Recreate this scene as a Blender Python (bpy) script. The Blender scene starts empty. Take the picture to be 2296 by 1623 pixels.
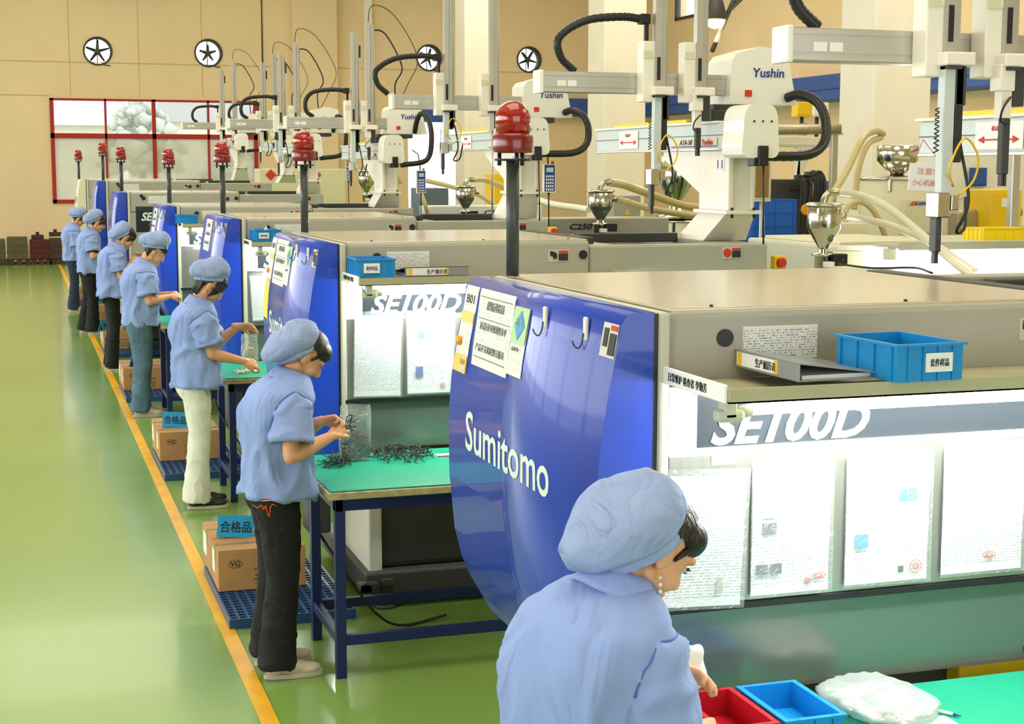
import bpy, bmesh, math, random
import numpy as np
from mathutils import Vector, Matrix, Euler, noise
random.seed(7)
PI = math.pi
SC = bpy.context.scene
COL = SC.collection
# ------------------------------------------------------------------ camera
W_, H_ = 2296, 1623
F_, CX, CY, CAMH = 3400.0, 1148.0, 811.5, 2.2
def _vec(u, v): return np.array([u - CX, -(v - CY), -F_])
_Y = _vec(35., 380.); _Y /= np.linalg.norm(_Y)
_r = np.array([math.cos(.002), -math.sin(.002), 0.])
_X = _r - np.dot(_r, _Y) * _Y; _X /= np.linalg.norm(_X)
_R = np.array([_X, _Y, np.cross(_X, _Y)])          # camera axes -> world axes
_C = np.array([0., 0., CAMH])
def at_y(u, v, y): d = _R @ _vec(u, v); return Vector(_C + d * (y / d[1]))
def at_z(u, v, z): d = _R @ _vec(u, v); return Vector(_C + d * ((z - CAMH) / d[2]))
def at_x(u, v, x): d = _R @ _vec(u, v); return Vector(_C + d * (x / d[0]))
cd = bpy.data.cameras.new('camera'); cam = bpy.data.objects.new('camera', cd); COL.objects.link(cam)
m4 = Matrix.Identity(4)
for i in range(3):
    for j in range(3): m4[i][j] = _R[i][j]
m4.translation = Vector(_C); cam.matrix_world = m4
cd.sensor_fit = 'HORIZONTAL'; cd.sensor_width = 36; cd.lens = F_ * 36 / W_; cd.clip_end = 300; cd.clip_start = .05
SC.camera = cam
# ------------------------------------------------------------------ light
SC.view_settings.view_transform = 'Standard'; SC.view_settings.look = 'None'
SC.view_settings.gamma = 1; SC.view_settings.use_curve_mapping = False
SC.view_settings.exposure = 0.1
wd = bpy.data.worlds.new('sky'); SC.world = wd; wd.use_nodes = True
nt = wd.node_tree; bg = nt.nodes['Background']
bg.inputs[0].default_value = (.93, .97, 1, 1); bg.inputs[1].default_value = 2.6
def area(name, loc, rot, sx, sy, power, color):
    l = bpy.data.lights.new(name, 'AREA'); l.shape = 'RECTANGLE'; l.size = sx; l.size_y = sy
    l.energy = power; l.color = color
    o = bpy.data.objects.new(name, l); COL.objects.link(o); o.location = loc; o.rotation_euler = rot
    return o
WARM = (1, .88, .68)
# rows of high-bay lighting under the roof
for yy in (4., 13., 22., 31.):
    area('ceiling_light', (1.5, yy, 7.6), (0, 0, 0), 5.0, 5.0, 210, (1, .91, .78))
    area('ceiling_light', (10.5, yy, 7.6), (0, 0, 0), 5.0, 5.0, 270, (1, .90, .76))
# daylight through the long window band of the left wall
area('window_daylight', (-7.6, 16., 3.2), (0, -PI/2, 0), 2.6, 34, 1150, (.93, .96, 1))
area('back_daylight_fill', (3., -5.9, 2.6), (PI/2, 0, 0), 9, 4.6, 30, (.93, .97, 1))  # unseen daylight fill from the open back wall

# ------------------------------------------------------------------ materials
def mat(name, color, rough=.5, metal=0., noise_amt=0., noise_scale=20., bump=0., bump_scale=80., coat=0., emit=None, estr=0., trans=0., alpha=1., ior=1.45, stretch=None, subs=0., bdist=.01, bdistort=0.):
    m = bpy.data.materials.new(name); m.use_nodes = True
    n = m.node_tree.nodes; L = m.node_tree.links; b = n['Principled BSDF']
    b.inputs['Base Color'].default_value = (*color, 1)
    b.inputs['Roughness'].default_value = rough; b.inputs['Metallic'].default_value = metal
    b.inputs['Coat Weight'].default_value = coat; b.inputs['Coat Roughness'].default_value = .06
    b.inputs['Transmission Weight'].default_value = trans; b.inputs['IOR'].default_value = ior
    b.inputs['Alpha'].default_value = alpha
    if subs: b.inputs['Subsurface Weight'].default_value = subs; b.inputs['Subsurface Radius'].default_value = (.02, .008, .004); b.inputs['Subsurface Scale'].default_value = .5
    if emit: b.inputs['Emission Color'].default_value = (*emit, 1); b.inputs['Emission Strength'].default_value = estr
    if noise_amt or bump:
        tc = n.new('ShaderNodeTexCoord'); mp = n.new('ShaderNodeMapping'); L.new(tc.outputs['Object'], mp.inputs[0])
        if stretch: mp.inputs['Scale'].default_value = stretch
    if noise_amt:
        t = n.new('ShaderNodeTexNoise'); t.inputs['Scale'].default_value = noise_scale; t.inputs['Detail'].default_value = 4
        L.new(mp.outputs[0], t.inputs['Vector'])
        r = n.new('ShaderNodeMapRange'); r.inputs[1].default_value = .3; r.inputs[2].default_value = .7
        r.inputs[3].default_value = 1 - noise_amt; r.inputs[4].default_value = 1 + noise_amt
        L.new(t.outputs['Fac'], r.inputs[0])
        v = n.new('ShaderNodeVectorMath'); v.operation = 'SCALE'; v.inputs[0].default_value = color
        L.new(r.outputs[0], v.inputs['Scale']); L.new(v.outputs[0], b.inputs['Base Color'])
    if bump:
        t = n.new('ShaderNodeTexNoise'); t.inputs['Scale'].default_value = bump_scale; t.inputs['Detail'].default_value = 3
        L.new(mp.outputs[0], t.inputs['Vector'])
        bp = n.new('ShaderNodeBump'); bp.inputs['Strength'].default_value = bump; bp.inputs['Distance'].default_value = bdist; t.inputs['Distortion'].default_value = bdistort
        L.new(t.outputs['Fac'], bp.inputs['Height']); L.new(bp.outputs[0], b.inputs['Normal'])
    return m
def srgb(r, g, b):
    f = lambda c: (c/255/12.92) if c/255 <= .04045 else ((c/255+.055)/1.055)**2.4
    return (f(r), f(g), f(b))
M = {}
M['wall'] = mat('cream_wall', srgb(232, 206, 166), .85, noise_amt=.05, noise_scale=.6, bump=.05, bump_scale=6)
M['groove'] = mat('wall_joint', srgb(198, 174, 132), .9)
M['column'] = mat('column_paint', srgb(240, 230, 216), .7, noise_amt=.03, noise_scale=2)
M['ceiling'] = mat('ceiling_paint', srgb(235, 225, 200), .9)
M['floor'] = mat('green_epoxy', srgb(126, 160, 78), .2, noise_amt=.08, noise_scale=.5, bump=.010, bump_scale=1.6, coat=.12)
M['yellow_line'] = mat('floor_tape', srgb(236, 176, 22), .35, noise_amt=.12, noise_scale=6)
M['red_paint'] = mat('red_window_paint', srgb(166, 32, 24), .5)
M['glass'] = mat('hazy_window_glass', (.85, .88, .86), .35, trans=.0, alpha=.12)
M['glass_low'] = mat('hazy_lower_glass', srgb(206, 206, 190), .5, alpha=.6, noise_amt=.1, noise_scale=1.2)  # pale haze of the lower panes is put into the glass colour
M['blue'] = mat('blue_cover_paint', srgb(20, 62, 182), .34, coat=.55, noise_amt=.05, noise_scale=3)
M['grey'] = mat('grey_machine_paint', srgb(168, 166, 152), .38, noise_amt=.03, noise_scale=4)
M['grey_d'] = mat('dark_grey_paint', srgb(58, 58, 56), .5)
M['top'] = mat('brushed_top_sheet', srgb(214, 202, 182), .2, metal=.4, noise_amt=.05, noise_scale=3, stretch=(1, 8, 1))
M['grey_b'] = mat('grey_binder_board', srgb(142, 146, 148), .3, coat=.3)
M['beige'] = mat('beige_plastic', srgb(230, 216, 184), .5)
M['brown'] = mat('brown_board', srgb(130, 104, 50), .7, noise_amt=.1)
M['slate'] = mat('slate_blue_paint', srgb(96, 112, 128), .5)
M['pale_red'] = mat('faded_red_ink', srgb(226, 150, 140), .6)
M['orange_thread'] = mat('orange_thread', srgb(214, 84, 22), .6)
M['brass'] = mat('brass', srgb(200, 170, 90), .3, metal=.8)
M['trim'] = mat('pale_trim', srgb(196, 194, 176), .4)
M['ledge'] = mat('ledge_paint', srgb(176, 170, 138), .5, noise_amt=.06, noise_scale=5)
M['steel'] = mat('brushed_steel_door', srgb(176, 176, 170), .28, metal=.8, noise_amt=.06, noise_scale=4, stretch=(12, 1, 1))
M['panel'] = mat('satin_lower_panel', srgb(122, 128, 124), .2, metal=.6)
M['black'] = mat('black_plastic', (.012, .012, .013), .4)
M['rubber'] = mat('black_hose_rubber', (.015, .014, .014), .38)
M['dglass'] = mat('dark_door_glass', (.03, .035, .045), .08, coat=1)
M['white'] = mat('white_plastic', srgb(238, 236, 226), .3, coat=.3)
M['white_m'] = mat('white_matte', srgb(240, 240, 236), .6)
M['tube'] = mat('fluorescent_tube', (1, 1, 1), .4, emit=(.93, 1, .98), estr=140)
M['letters'] = mat('white_lettering', srgb(222, 232, 226), .5)
M['ink'] = mat('black_ink', (.02, .02, .025), .6)
M['ink_grey'] = mat('grey_ink', srgb(90, 92, 96), .6)
M['ink_red'] = mat('red_ink', srgb(205, 50, 40), .6)
M['ink_blue'] = mat('blue_ink', srgb(30, 60, 150), .6)
M['sky_print'] = mat('blue_print', srgb(60, 150, 215), .5)
M['green_print'] = mat('pale_green_print', srgb(180, 215, 160), .5)
M['yellow'] = mat('yellow_plastic', srgb(240, 196, 30), .4)
M['orange'] = mat('orange_plastic', srgb(240, 160, 20), .4)
M['navy'] = mat('navy_steel_paint', srgb(22, 38, 92), .35, noise_amt=.15, noise_scale=30)
M['mat_green'] = mat('green_table_mat', srgb(24, 150, 120), .42, noise_amt=.04, noise_scale=8)
M['board'] = mat('worn_board_edge', srgb(170, 160, 120), .7, noise_amt=.25, noise_scale=25)
M['card'] = mat('cardboard', srgb(186, 142, 88), .75, noise_amt=.06, noise_scale=9)
M['tape'] = mat('clear_tape', srgb(170, 132, 84), .15, coat=.6)
M['pallet'] = mat('blue_pallet_plastic', srgb(38, 76, 122), .35)
M['sign_blue'] = mat('blue_sign_card', srgb(38, 160, 214), .45)
M['bin'] = mat('blue_bin_plastic', srgb(22, 140, 208), .35)
M['bin_red'] = mat('red_bin_plastic', srgb(178, 22, 38), .32)
M['bin_yel'] = mat('yellow_bin_plastic', srgb(244, 214, 24), .38)
M['bin_dark'] = mat('deep_blue_crate_plastic', srgb(18, 92, 186), .38)
M['red_lens'] = mat('red_lens', srgb(160, 6, 6), .1, coat=1, trans=.08)
M['red_base'] = mat('red_lamp_base', srgb(118, 10, 10), .25, coat=.6)
M['pole'] = mat('dark_lamp_pole', srgb(62, 68, 66), .35)
M['alu'] = mat('anodised_aluminium', srgb(190, 188, 178), .32, metal=.6, noise_amt=.04, noise_scale=5)
M['robot'] = mat('robot_cream_paint', srgb(240, 234, 220), .35)
M['robot_blue'] = mat('robot_pale_blue_grey', srgb(198, 208, 208), .35)
M['chrome'] = mat('stainless_steel', srgb(205, 202, 192), .14, metal=1)
M['amber'] = mat('amber_sight', srgb(60, 110, 40), .1, coat=1)
M['hose'] = mat('milky_ribbed_hose', srgb(198, 180, 128), .35, coat=.2)
M['hose_w'] = mat('clear_ribbed_hose', srgb(224, 220, 196), .3, coat=.3)
M['cream'] = mat('cream_enamel', srgb(218, 212, 180), .4)
M['duct'] = mat('galvanised_duct', srgb(176, 166, 140), .4, metal=.6, noise_amt=.1, noise_scale=12)
M['steel_blue'] = mat('blue_lintel_paint', srgb(52, 84, 158), .5)
M['skin'] = mat('skin', srgb(226, 168, 128), .5, noise_amt=.03, noise_scale=20, subs=.15)
M['lip'] = mat('lip', srgb(196, 110, 100), .45)
M['hair'] = mat('black_hair', (.016, .011, .009), .38, bump=.6, bump_scale=160, stretch=(1, 1, .15))
M['eye_w'] = mat('eye_white', (.7, .7, .68), .2)
M['shirt'] = mat('light_blue_uniform_cloth', srgb(142, 164, 220), .8, noise_amt=.03, noise_scale=10, bump=1., bump_scale=5.5, stretch=(1, 1, .45), bdist=.045, bdistort=.9)
M['cap'] = mat('light_blue_cap_cloth', srgb(150, 168, 212), .85, noise_amt=.02, noise_scale=30, bump=.9, bump_scale=9, bdist=.03, bdistort=1.4)
M['seam'] = mat('blue_seam_shadow', srgb(84, 112, 190), .8)
M['jean_black'] = mat('black_denim', srgb(14, 15, 18), .75, noise_amt=.25, noise_scale=14, bump=.35, bump_scale=30)
M['jean_dark'] = mat('dark_blue_denim', srgb(38, 52, 74), .8, noise_amt=.2, noise_scale=14, bump=.35, bump_scale=30)
M['jean_mid'] = mat('faded_blue_denim', srgb(82, 112, 132), .8, noise_amt=.3, noise_scale=7, bump=.35, bump_scale=26)
M['white_cloth'] = mat('white_trouser_cloth', srgb(226, 228, 212), .8, bump=.3, bump_scale=24)
M['shoe_w'] = mat('off_white_shoe', srgb(206, 196, 170), .55)
M['shoe_b'] = mat('black_shoe', (.02, .02, .02), .45)
M['sole'] = mat('rubber_sole', srgb(196, 190, 168), .7)
M['fan'] = mat('fan_blade_metal', (.04, .045, .04), .5)
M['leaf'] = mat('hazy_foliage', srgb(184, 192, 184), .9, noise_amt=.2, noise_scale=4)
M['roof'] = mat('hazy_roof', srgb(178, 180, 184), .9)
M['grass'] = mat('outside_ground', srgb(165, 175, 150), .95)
M['rust'] = mat('dark_mould_steel', srgb(64, 46, 34), .7, noise_amt=.3, noise_scale=8)
M['rust_r'] = mat('dark_red_crate', srgb(78, 26, 20), .7, noise_amt=.2, noise_scale=8)
M['rust_g'] = mat('grey_green_crate', srgb(84, 80, 52), .7, noise_amt=.2, noise_scale=8)
M['lamp_on'] = mat('lit_bulb', (1, .9, .7), .4, emit=(1, .78, .45), estr=30)
# clear plastic bag / pocket: thin see-through film
def film(name, tint, fac):
    m = bpy.data.materials.new(name); m.use_nodes = True; n = m.node_tree.nodes; L = m.node_tree.links
    out = n['Material Output']; n.remove(n['Principled BSDF'])
    t = n.new('ShaderNodeBsdfTransparent'); t.inputs[0].default_value = (*tint, 1)
    g = n.new('ShaderNodeBsdfGlossy'); g.inputs['Roughness'].default_value = .12
    d = n.new('ShaderNodeBsdfDiffuse'); d.inputs[0].default_value = (.85, .9, .9, 1)
    a = n.new('ShaderNodeMixShader'); a.inputs[0].default_value = .5; L.new(g.outputs[0], a.inputs[1]); L.new(d.outputs[0], a.inputs[2])
    tc = n.new('ShaderNodeTexCoord'); w = n.new('ShaderNodeTexNoise'); w.inputs['Scale'].default_value = 28; w.inputs['Distortion'].default_value = 1.5
    L.new(tc.outputs['Object'], w.inputs['Vector'])
    bp = n.new('ShaderNodeBump'); bp.inputs['Strength'].default_value = .8; bp.inputs['Distance'].default_value = .01
    L.new(w.outputs['Fac'], bp.inputs['Height']); L.new(bp.outputs[0], g.inputs['Normal'])
    x = n.new('ShaderNodeMixShader'); x.inputs[0].default_value = fac
    L.new(t.outputs[0], x.inputs[1]); L.new(a.outputs[0], x.inputs[2]); L.new(x.outputs[0], out.inputs[0])
    return m
M['bag'] = film('clear_bag_film', (.95, .96, .97), .27)
M['bag_m'] = film('milky_bag_film', (.97, .97, .97), .55)
def printed(name, base, ink, rows=70., density=.5, cols=None):
    """paper with small rows of print"""
    m = bpy.data.materials.new(name); m.use_nodes = True; n = m.node_tree.nodes; L = m.node_tree.links
    b = n['Principled BSDF']; b.inputs['Roughness'].default_value = .6
    tc = n.new('ShaderNodeTexCoord'); sp = n.new('ShaderNodeSeparateXYZ'); L.new(tc.outputs['Generated'], sp.inputs[0])
    def fn(op, a, bb=None, c=None):
        k = n.new('ShaderNodeMath'); k.operation = op
        for i, s in enumerate((a, bb, c)):
            if s is None: continue
            if isinstance(s, (int, float)): k.inputs[i].default_value = s
            else: L.new(s, k.inputs[i])
        return k.outputs[0]
    hz = fn('ADD', sp.outputs[0], sp.outputs[1])
    row = fn('LESS_THAN', fn('FRACT', fn('MULTIPLY', sp.outputs[2], rows)), .42)
    cm = n.new('ShaderNodeCombineXYZ'); L.new(fn('MULTIPLY', hz, 34), cm.inputs[0]); L.new(fn('FLOOR', fn('MULTIPLY', sp.outputs[2], rows)), cm.inputs[1])
    t = n.new('ShaderNodeTexNoise'); t.inputs['Scale'].default_value = 1.3; t.inputs['Detail'].default_value = 2; L.new(cm.outputs[0], t.inputs['Vector'])
    word = fn('GREATER_THAN', t.outputs['Fac'], 1 - density)
    marg = fn('MULTIPLY', fn('GREATER_THAN', sp.outputs[2], .06), fn('LESS_THAN', sp.outputs[2], .93))
    fac = fn('MULTIPLY', fn('MULTIPLY', row, word), marg)
    if cols:
        ln = fn('MULTIPLY', fn('LESS_THAN', fn('FRACT', fn('MULTIPLY', sp.outputs[2], cols)), .05), .5)
        fac = fn('MAXIMUM', fac, fn('MULTIPLY', ln, marg))
    mx = n.new('ShaderNodeMix'); mx.data_type = 'RGBA'; mx.inputs[6].default_value = (*base, 1); mx.inputs[7].default_value = (*ink, 1)
    L.new(fac, mx.inputs[0]); L.new(mx.outputs[2], b.inputs['Base Color'])
    return m
M['doc'] = printed('printed_form', srgb(236, 238, 236), srgb(168, 172, 178), 36, .48, 12)
M['doc2'] = printed('printed_table_sheet', srgb(236, 238, 236), srgb(176, 178, 184), 44, .55, 22)
M['doc3'] = printed('printed_notice', srgb(228, 230, 224), srgb(168, 170, 174), 26, .40, 9)
M['doc_s'] = printed('small_form', srgb(232, 232, 226), srgb(128, 132, 138), 13, .5, 9)
M['doc_y'] = printed('yellow_printed_sheet', srgb(236, 226, 60), srgb(150, 140, 60), 24, .45)

# ------------------------------------------------------------------ mesh helpers
class MB:
    def __init__(s): s.bm = bmesh.new()
    def box(s, x0, x1, y0, y1, z0, z1, bev=0., seg=2):
        r = bmesh.ops.create_cube(s.bm, size=1); vs = r['verts']
        for v in vs: v.co = Vector(((x0+x1)/2 + v.co.x*(x1-x0), (y0+y1)/2 + v.co.y*(y1-y0), (z0+z1)/2 + v.co.z*(z1-z0)))
        if bev: bmesh.ops.bevel(s.bm, geom=list({e for v in vs for e in v.link_edges}), offset=bev, segments=seg, affect='EDGES', profile=.5)
        return s
    def cyl(s, p, q, r1, r2=None, seg=16, caps=True):
        p, q = Vector(p), Vector(q); r2 = r1 if r2 is None else r2; d = q - p
        z = d.normalized(); x = z.orthogonal().normalized(); y = z.cross(x); A = []; B = []
        for i in range(seg):
            a = 2*PI*i/seg; o = x*math.cos(a) + y*math.sin(a)
            A.append(s.bm.verts.new(p + o*r1)); B.append(s.bm.verts.new(q + o*r2))
        for i in range(seg):
            j = (i+1) % seg; f = s.bm.faces.new((A[i], A[j], B[j], B[i])); f.smooth = True
        if caps: s.bm.faces.new(A[::-1]); s.bm.faces.new(B)
        return s
    def lathe(s, prof, c=(0, 0, 0), seg=24, axis='z', closed=False):
        c = Vector(c); rings = []
        for r, h in prof:
            ring = []
            for i in range(seg):
                a = 2*PI*i/seg; x, y = r*math.cos(a), r*math.sin(a)
                p = Vector((x, y, h)) if axis == 'z' else (Vector((x, h, y)) if axis == 'y' else Vector((h, x, y)))
                ring.append(s.bm.verts.new(c + p))
            rings.append(ring)
        for a, b in zip(rings, rings[1:]):
            for i in range(seg):
                j = (i+1) % seg; f = s.bm.faces.new((a[i], a[j], b[j], b[i])); f.smooth = True
        s.bm.faces.new(rings[0][::-1]); s.bm.faces.new(rings[-1])
        return s
    def tube(s, pts, r, seg=8, smooth=True, ribs=0.):
        pts = [Vector(p) for p in pts]; rings = []; n = len(pts); up = None
        for i, p in enumerate(pts):
            t = (pts[min(i+1, n-1)] - pts[max(i-1, 0)]).normalized()
            if up is None: up = t.orthogonal().normalized()
            up = (up - t*up.dot(t)).normalized(); v = t.cross(up)
            rr = r[i] if isinstance(r, (list, tuple)) else r
            if ribs: rr *= 1 + (ribs if i % 2 else -ribs)
            rings.append([s.bm.verts.new(p + (up*math.cos(2*PI*k/seg) + v*math.sin(2*PI*k/seg))*rr) for k in range(seg)])
        for a, b in zip(rings, rings[1:]):
            for i in range(seg):
                j = (i+1) % seg; f = s.bm.faces.new((a[i], a[j], b[j], b[i])); f.smooth = smooth
        s.bm.faces.new(rings[0][::-1]); s.bm.faces.new(rings[-1])
        return s
    def prism(s, poly, a0, a1, axis='y', bev=0.):
        """poly of 2D points; axis y: (x,z); axis x: (y,z); axis z: (x,y)"""
        f = {'y': lambda p, a: (p[0], a, p[1]), 'x': lambda p, a: (a, p[0], p[1]), 'z': lambda p, a: (p[0], p[1], a)}[axis]
        A = [s.bm.verts.new(f(p, a0)) for p in poly]; B = [s.bm.verts.new(f(p, a1)) for p in poly]; n = len(poly)
        fs = [s.bm.faces.new((A[i], A[(i+1) % n], B[(i+1) % n], B[i])) for i in range(n)]
        fs += [s.bm.faces.new(A[::-1]), s.bm.faces.new(B)]
        if bev: bmesh.ops.bevel(s.bm, geom=[e for e in {e for v in A+B for e in v.link_edges} if len(e.link_faces) == 2 and e.calc_face_angle(0) > .6], offset=bev, segments=2, affect='EDGES')
        return s
    def quad(s, *p):
        s.bm.faces.new([s.bm.verts.new(q) for q in p]); return s
    def ico(s, c, r, sub=2, rot=None):
        vs = bmesh.ops.create_icosphere(s.bm, subdivisions=sub, radius=1)['verts']
        if isinstance(r, (int, float)): r = (r, r, r)
        Rm = rot if rot is not None else Matrix.Identity(3)
        for v in vs: v.co = Vector(c) + Rm @ Vector((v.co.x*r[0], v.co.y*r[1], v.co.z*r[2]))
        for v in vs:
            for f in v.link_faces: f.smooth = True
        return s
    def cap2(s, p, q, r1, r2):        # tapered capsule
        s.cyl(p, q, r1, r2, 14); s.ico(p, r1, 2); s.ico(q, r2, 2); return s
    def mesh(s, name='m'):
        bmesh.ops.recalc_face_normals(s.bm, faces=s.bm.faces[:])
        me = bpy.data.meshes.new(name); s.bm.to_mesh(me); s.bm.free(); return me
    def build(s, name, m, parent=None, off=None, smooth=None):
        me = s.mesh(name); me.materials.append(M[m] if isinstance(m, str) else m)
        if off is not None: me.transform(Matrix.Translation(-Vector(off)))
        o = bpy.data.objects.new(name, me); COL.objects.link(o); o.parent = parent
        return o
def spline(pts, n=24):
    """Catmull-Rom through points"""
    P = [Vector(p) for p in pts]; P = [P[0]*2 - P[1]] + P + [P[-1]*2 - P[-2]]; out = []
    for i in range(1, len(P)-2):
        for k in range(n):
            t = k/n; a, b, c, d = P[i-1], P[i], P[i+1], P[i+2]
            out.append(.5*((2*b) + (c-a)*t + (2*a-5*b+4*c-d)*t*t + (3*b-a-3*c+d)*t**3))
    out.append(P[-2]); return out
def tag(o, label=None, cat=None, group=None, kind=None):
    if label: o['label'] = label
    if cat: o['category'] = cat
    if group: o['group'] = group
    if kind: o['kind'] = kind
    return o
def thing(name, label, cat, loc=(0, 0, 0), rz=0., group=None, rot=None):
    o = bpy.data.objects.new(name, None); COL.objects.link(o); o.empty_display_size = .1
    o.location = loc; o.rotation_euler = rot if rot else (0, 0, rz)
    return tag(o, label, cat, group)
def struct(mb, name, m): return tag(mb.build(name, m), kind='structure')
def copy_tree(o, parent=None):
    c = o.copy(); COL.objects.link(c); c.parent = parent
    for ch in list(o.children): copy_tree(ch, c)
    return c
_tc = {}
def text_mesh(body, w, h, shear=0., bold=0., depth=.0015):
    """flat solid letters in the XY plane, fitted to w x h, centred"""
    k = (body, w, h, shear, bold)
    if k in _tc: return _tc[k].copy()
    cu = bpy.data.curves.new('t', 'FONT'); cu.body = body; cu.shear = shear; cu.offset = bold; cu.extrude = .01; cu.resolution_u = 3
    o = bpy.data.objects.new('t', cu); COL.objects.link(o)
    dg = bpy.context.evaluated_depsgraph_get(); me = bpy.data.meshes.new_from_object(o.evaluated_get(dg))
    bpy.data.objects.remove(o)
    co = np.array([v.co[:] for v in me.vertices])
    if len(co):
        lo, hi = co.min(0), co.max(0); s = np.array([w/max(hi[0]-lo[0], 1e-6), h/max(hi[1]-lo[1], 1e-6), depth/.02])
        co = (co - (lo+hi)/2) * s
        me.vertices.foreach_set('co', co.astype(np.float32).ravel())
    _tc[k] = me
    return me.copy()
def text(name, body, w, h, m, parent, loc, face='-y', shear=0., bold=0., rz=None):
    """face: '-y' reads left to right along +x; '-x' reads along -y; rz extra roll in plane"""
    me = text_mesh(body, w, h, shear, bold); me.name = name; me.materials.append(M[m])
    Rb = {'-y': Matrix.Rotation(PI/2, 3, 'X'), '-x': Matrix.Rotation(-PI/2, 3, 'Z') @ Matrix.Rotation(PI/2, 3, 'X')}[face]
    if rz: Rb = Rb @ Matrix.Rotation(rz, 3, 'Z')
    me.transform(Matrix.Translation(Vector(loc)) @ Rb.to_4x4())
    o = bpy.data.objects.new(name, me); COL.objects.link(o); o.parent = parent
    return o
# ------------------------------------------------------------------ the hall
XL, XR, YB, YF, ZC = -8., 16., -6., 38., 8.
struct(MB().box(XL-.3, XR+.3, YB-.3, YF+.3, -.3, 0), 'floor', 'floor')
struct(MB().box(XL-.3, XR+.3, YB-.3, YF+.3, ZC, ZC+.3), 'ceiling', 'ceiling')
FANS = [(1.962, 5.0), (4.564, 5.02), (10.114, 5.04), (12.798, 5.06)]
FR = .31
WX0, WX1, WZ0, WZ1 = .82, 5.72, 1.40, 3.88
DX0, DX1, DZ1 = 9.55, 11.3, 3.45
w = MB()
w.box(XL, WX0, YF, YF+.3, 0, 4.5); w.box(WX0, WX1, YF, YF+.3, 0, WZ0); w.box(WX0, WX1, YF, YF+.3, WZ1, 4.5)
w.box(WX1, DX0, YF, YF+.3, 0, 4.5); w.box(DX0, DX1, YF, YF+.3, DZ1, 4.5); w.box(DX1, XR, YF, YF+.3, 0, 4.5)
w.box(XL, XR, YF, YF+.3, 5.6, ZC)
xs = [XL] + sum([[x-.55, x+.55] for x, z in FANS], []) + [XR]
for a, b in zip(xs[::2], xs[1::2]): w.box(a, b, YF, YF+.3, 4.5, 5.6)
for fx, fz in FANS:
    N = 32; ring = []
    for yy in (YF, YF+.3):
        ci = []; sq = []
        for i in range(N):
            a = 2*PI*i/N; c, s = math.cos(a), math.sin(a); k = .55/max(abs(c), abs(s))
            ci.append(w.bm.verts.new((fx+FR*c, yy, fz+FR*s)))
            sq.append(w.bm.verts.new((fx+k*c, yy, min(max(5.05+k*s, 4.5), 5.6))))
        ring.append((ci, sq))
    for i in range(N):
        j = (i+1) % N
        for ci, sq in ring: w.bm.faces.new((ci[i], ci[j], sq[j], sq[i]))
        w.bm.faces.new((ring[0][0][i], ring[0][0][j], ring[1][0][j], ring[1][0][i]))
wall_far = struct(w, 'wall_far', 'wall')
for z0 in (4.72, 3.93):
    MB().box(XL+.1, WX0+(0 if z0 < 4 else 12), YF-.012, YF, z0, z0+.022).build('joint_strip', 'groove', wall_far)
for x0 in (-1.6, 1.3, 2.9, 4.4, 5.9):
    MB().box(x0, x0+.012, YF-.008, YF, 3.95 if x0 > .5 else .2, 7.8).build('joint_strip', 'groove', wall_far)
MB().box(6.6, 7.7, YF-.22, YF, 0, ZC).build('pilaster', 'wall', wall_far)
MB().box(8.42, 8.62, YF-.1, YF, 0, ZC).build('pilaster', 'column', wall_far)
for x0, x1, z0 in ((9.3, 11.4, 3.42), (13.1, 15.2, 3.62)):
    p = MB().box(x0, x1, YF-.34, YF, z0, z0+.45, .03).build('door_lintel', 'steel_blue', wall_far)
w = MB()
w.box(XR, XR+.3, YB, YF, 0, 5.95); w.box(XR, XR+.3, YB, YF, 7.2, ZC)
ys = [YB, 4, 6.6, 12, 14.6, 20, 22.6, 26.5, 29, 33.4, 35.9, YF]
for a, b in zip(ys[::2], ys[1::2]): w.box(XR, XR+.3, a, b, 5.95, 7.2)
wall_right = struct(w, 'wall_right', 'wall')
for n, (a, b) in enumerate(zip(ys[1:-1:2], ys[2::2])):
    f = MB(); t = .07
    f.box(XR-.03, XR+.1, a, b, 5.95, 6.02); f.box(XR-.03, XR+.1, a, b, 7.13, 7.2)
    for yy in (a, (a+b)/2-.035, b-t): f.box(XR-.03, XR+.1, yy, yy+t, 5.95, 7.2)
    o = struct(f, 'window_%d' % (n+2), 'grey_d')
    MB().box(XR+.03, XR+.04, a+.05, b-.05, 6.0, 7.15).build('pane', 'glass', o)
bm_ = MB().box(XR-.5, XR, 2, YF-.4, 3.6, 4.12, .03).box(XR-.53, XR-.5, 2, YF-.4, 3.83, 3.87)
tag(bm_.build('crane_rail_beam', 'steel_blue'), 'long blue steel runway beam along the right wall behind the robots', 'beam')
w = MB().box(XL-.3, XL, YB, YF, 0, 1.4).box(XL-.3, XL, YB, YF, 4.6, ZC)
for yy in range(-6, 38, 4): w.box(XL-.3, XL, yy, yy+.5, 1.4, 4.6)
struct(w, 'wall_left', 'wall')
o = struct(MB().box(XL-.1, XL-.06, YB, YF, 2.95, 3.05), 'window_9', 'red_paint')
for yy in range(-6, 38, 4): MB().box(XL-.16, XL-.15, yy+.5, yy+4, 1.4, 4.6).build('pane', 'glass', o)
w = MB().box(XL, -1.6, YB-.3, YB, 0, ZC).box(7.6, XR, YB-.3, YB, 0, ZC).box(-1.6, 7.6, YB-.3, YB, 5.1, ZC)
struct(w, 'wall_back', 'wall')
# painted floor line
struct(MB().box(.855, .925, -3, 37.2, 0, .003), 'trim_1', 'yellow_line')
# pale kerb at the foot of the far wall
struct(MB().box(XL, 9.4, YF-.45, YF, 0, .04), 'trim_2', 'ledge')
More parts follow.
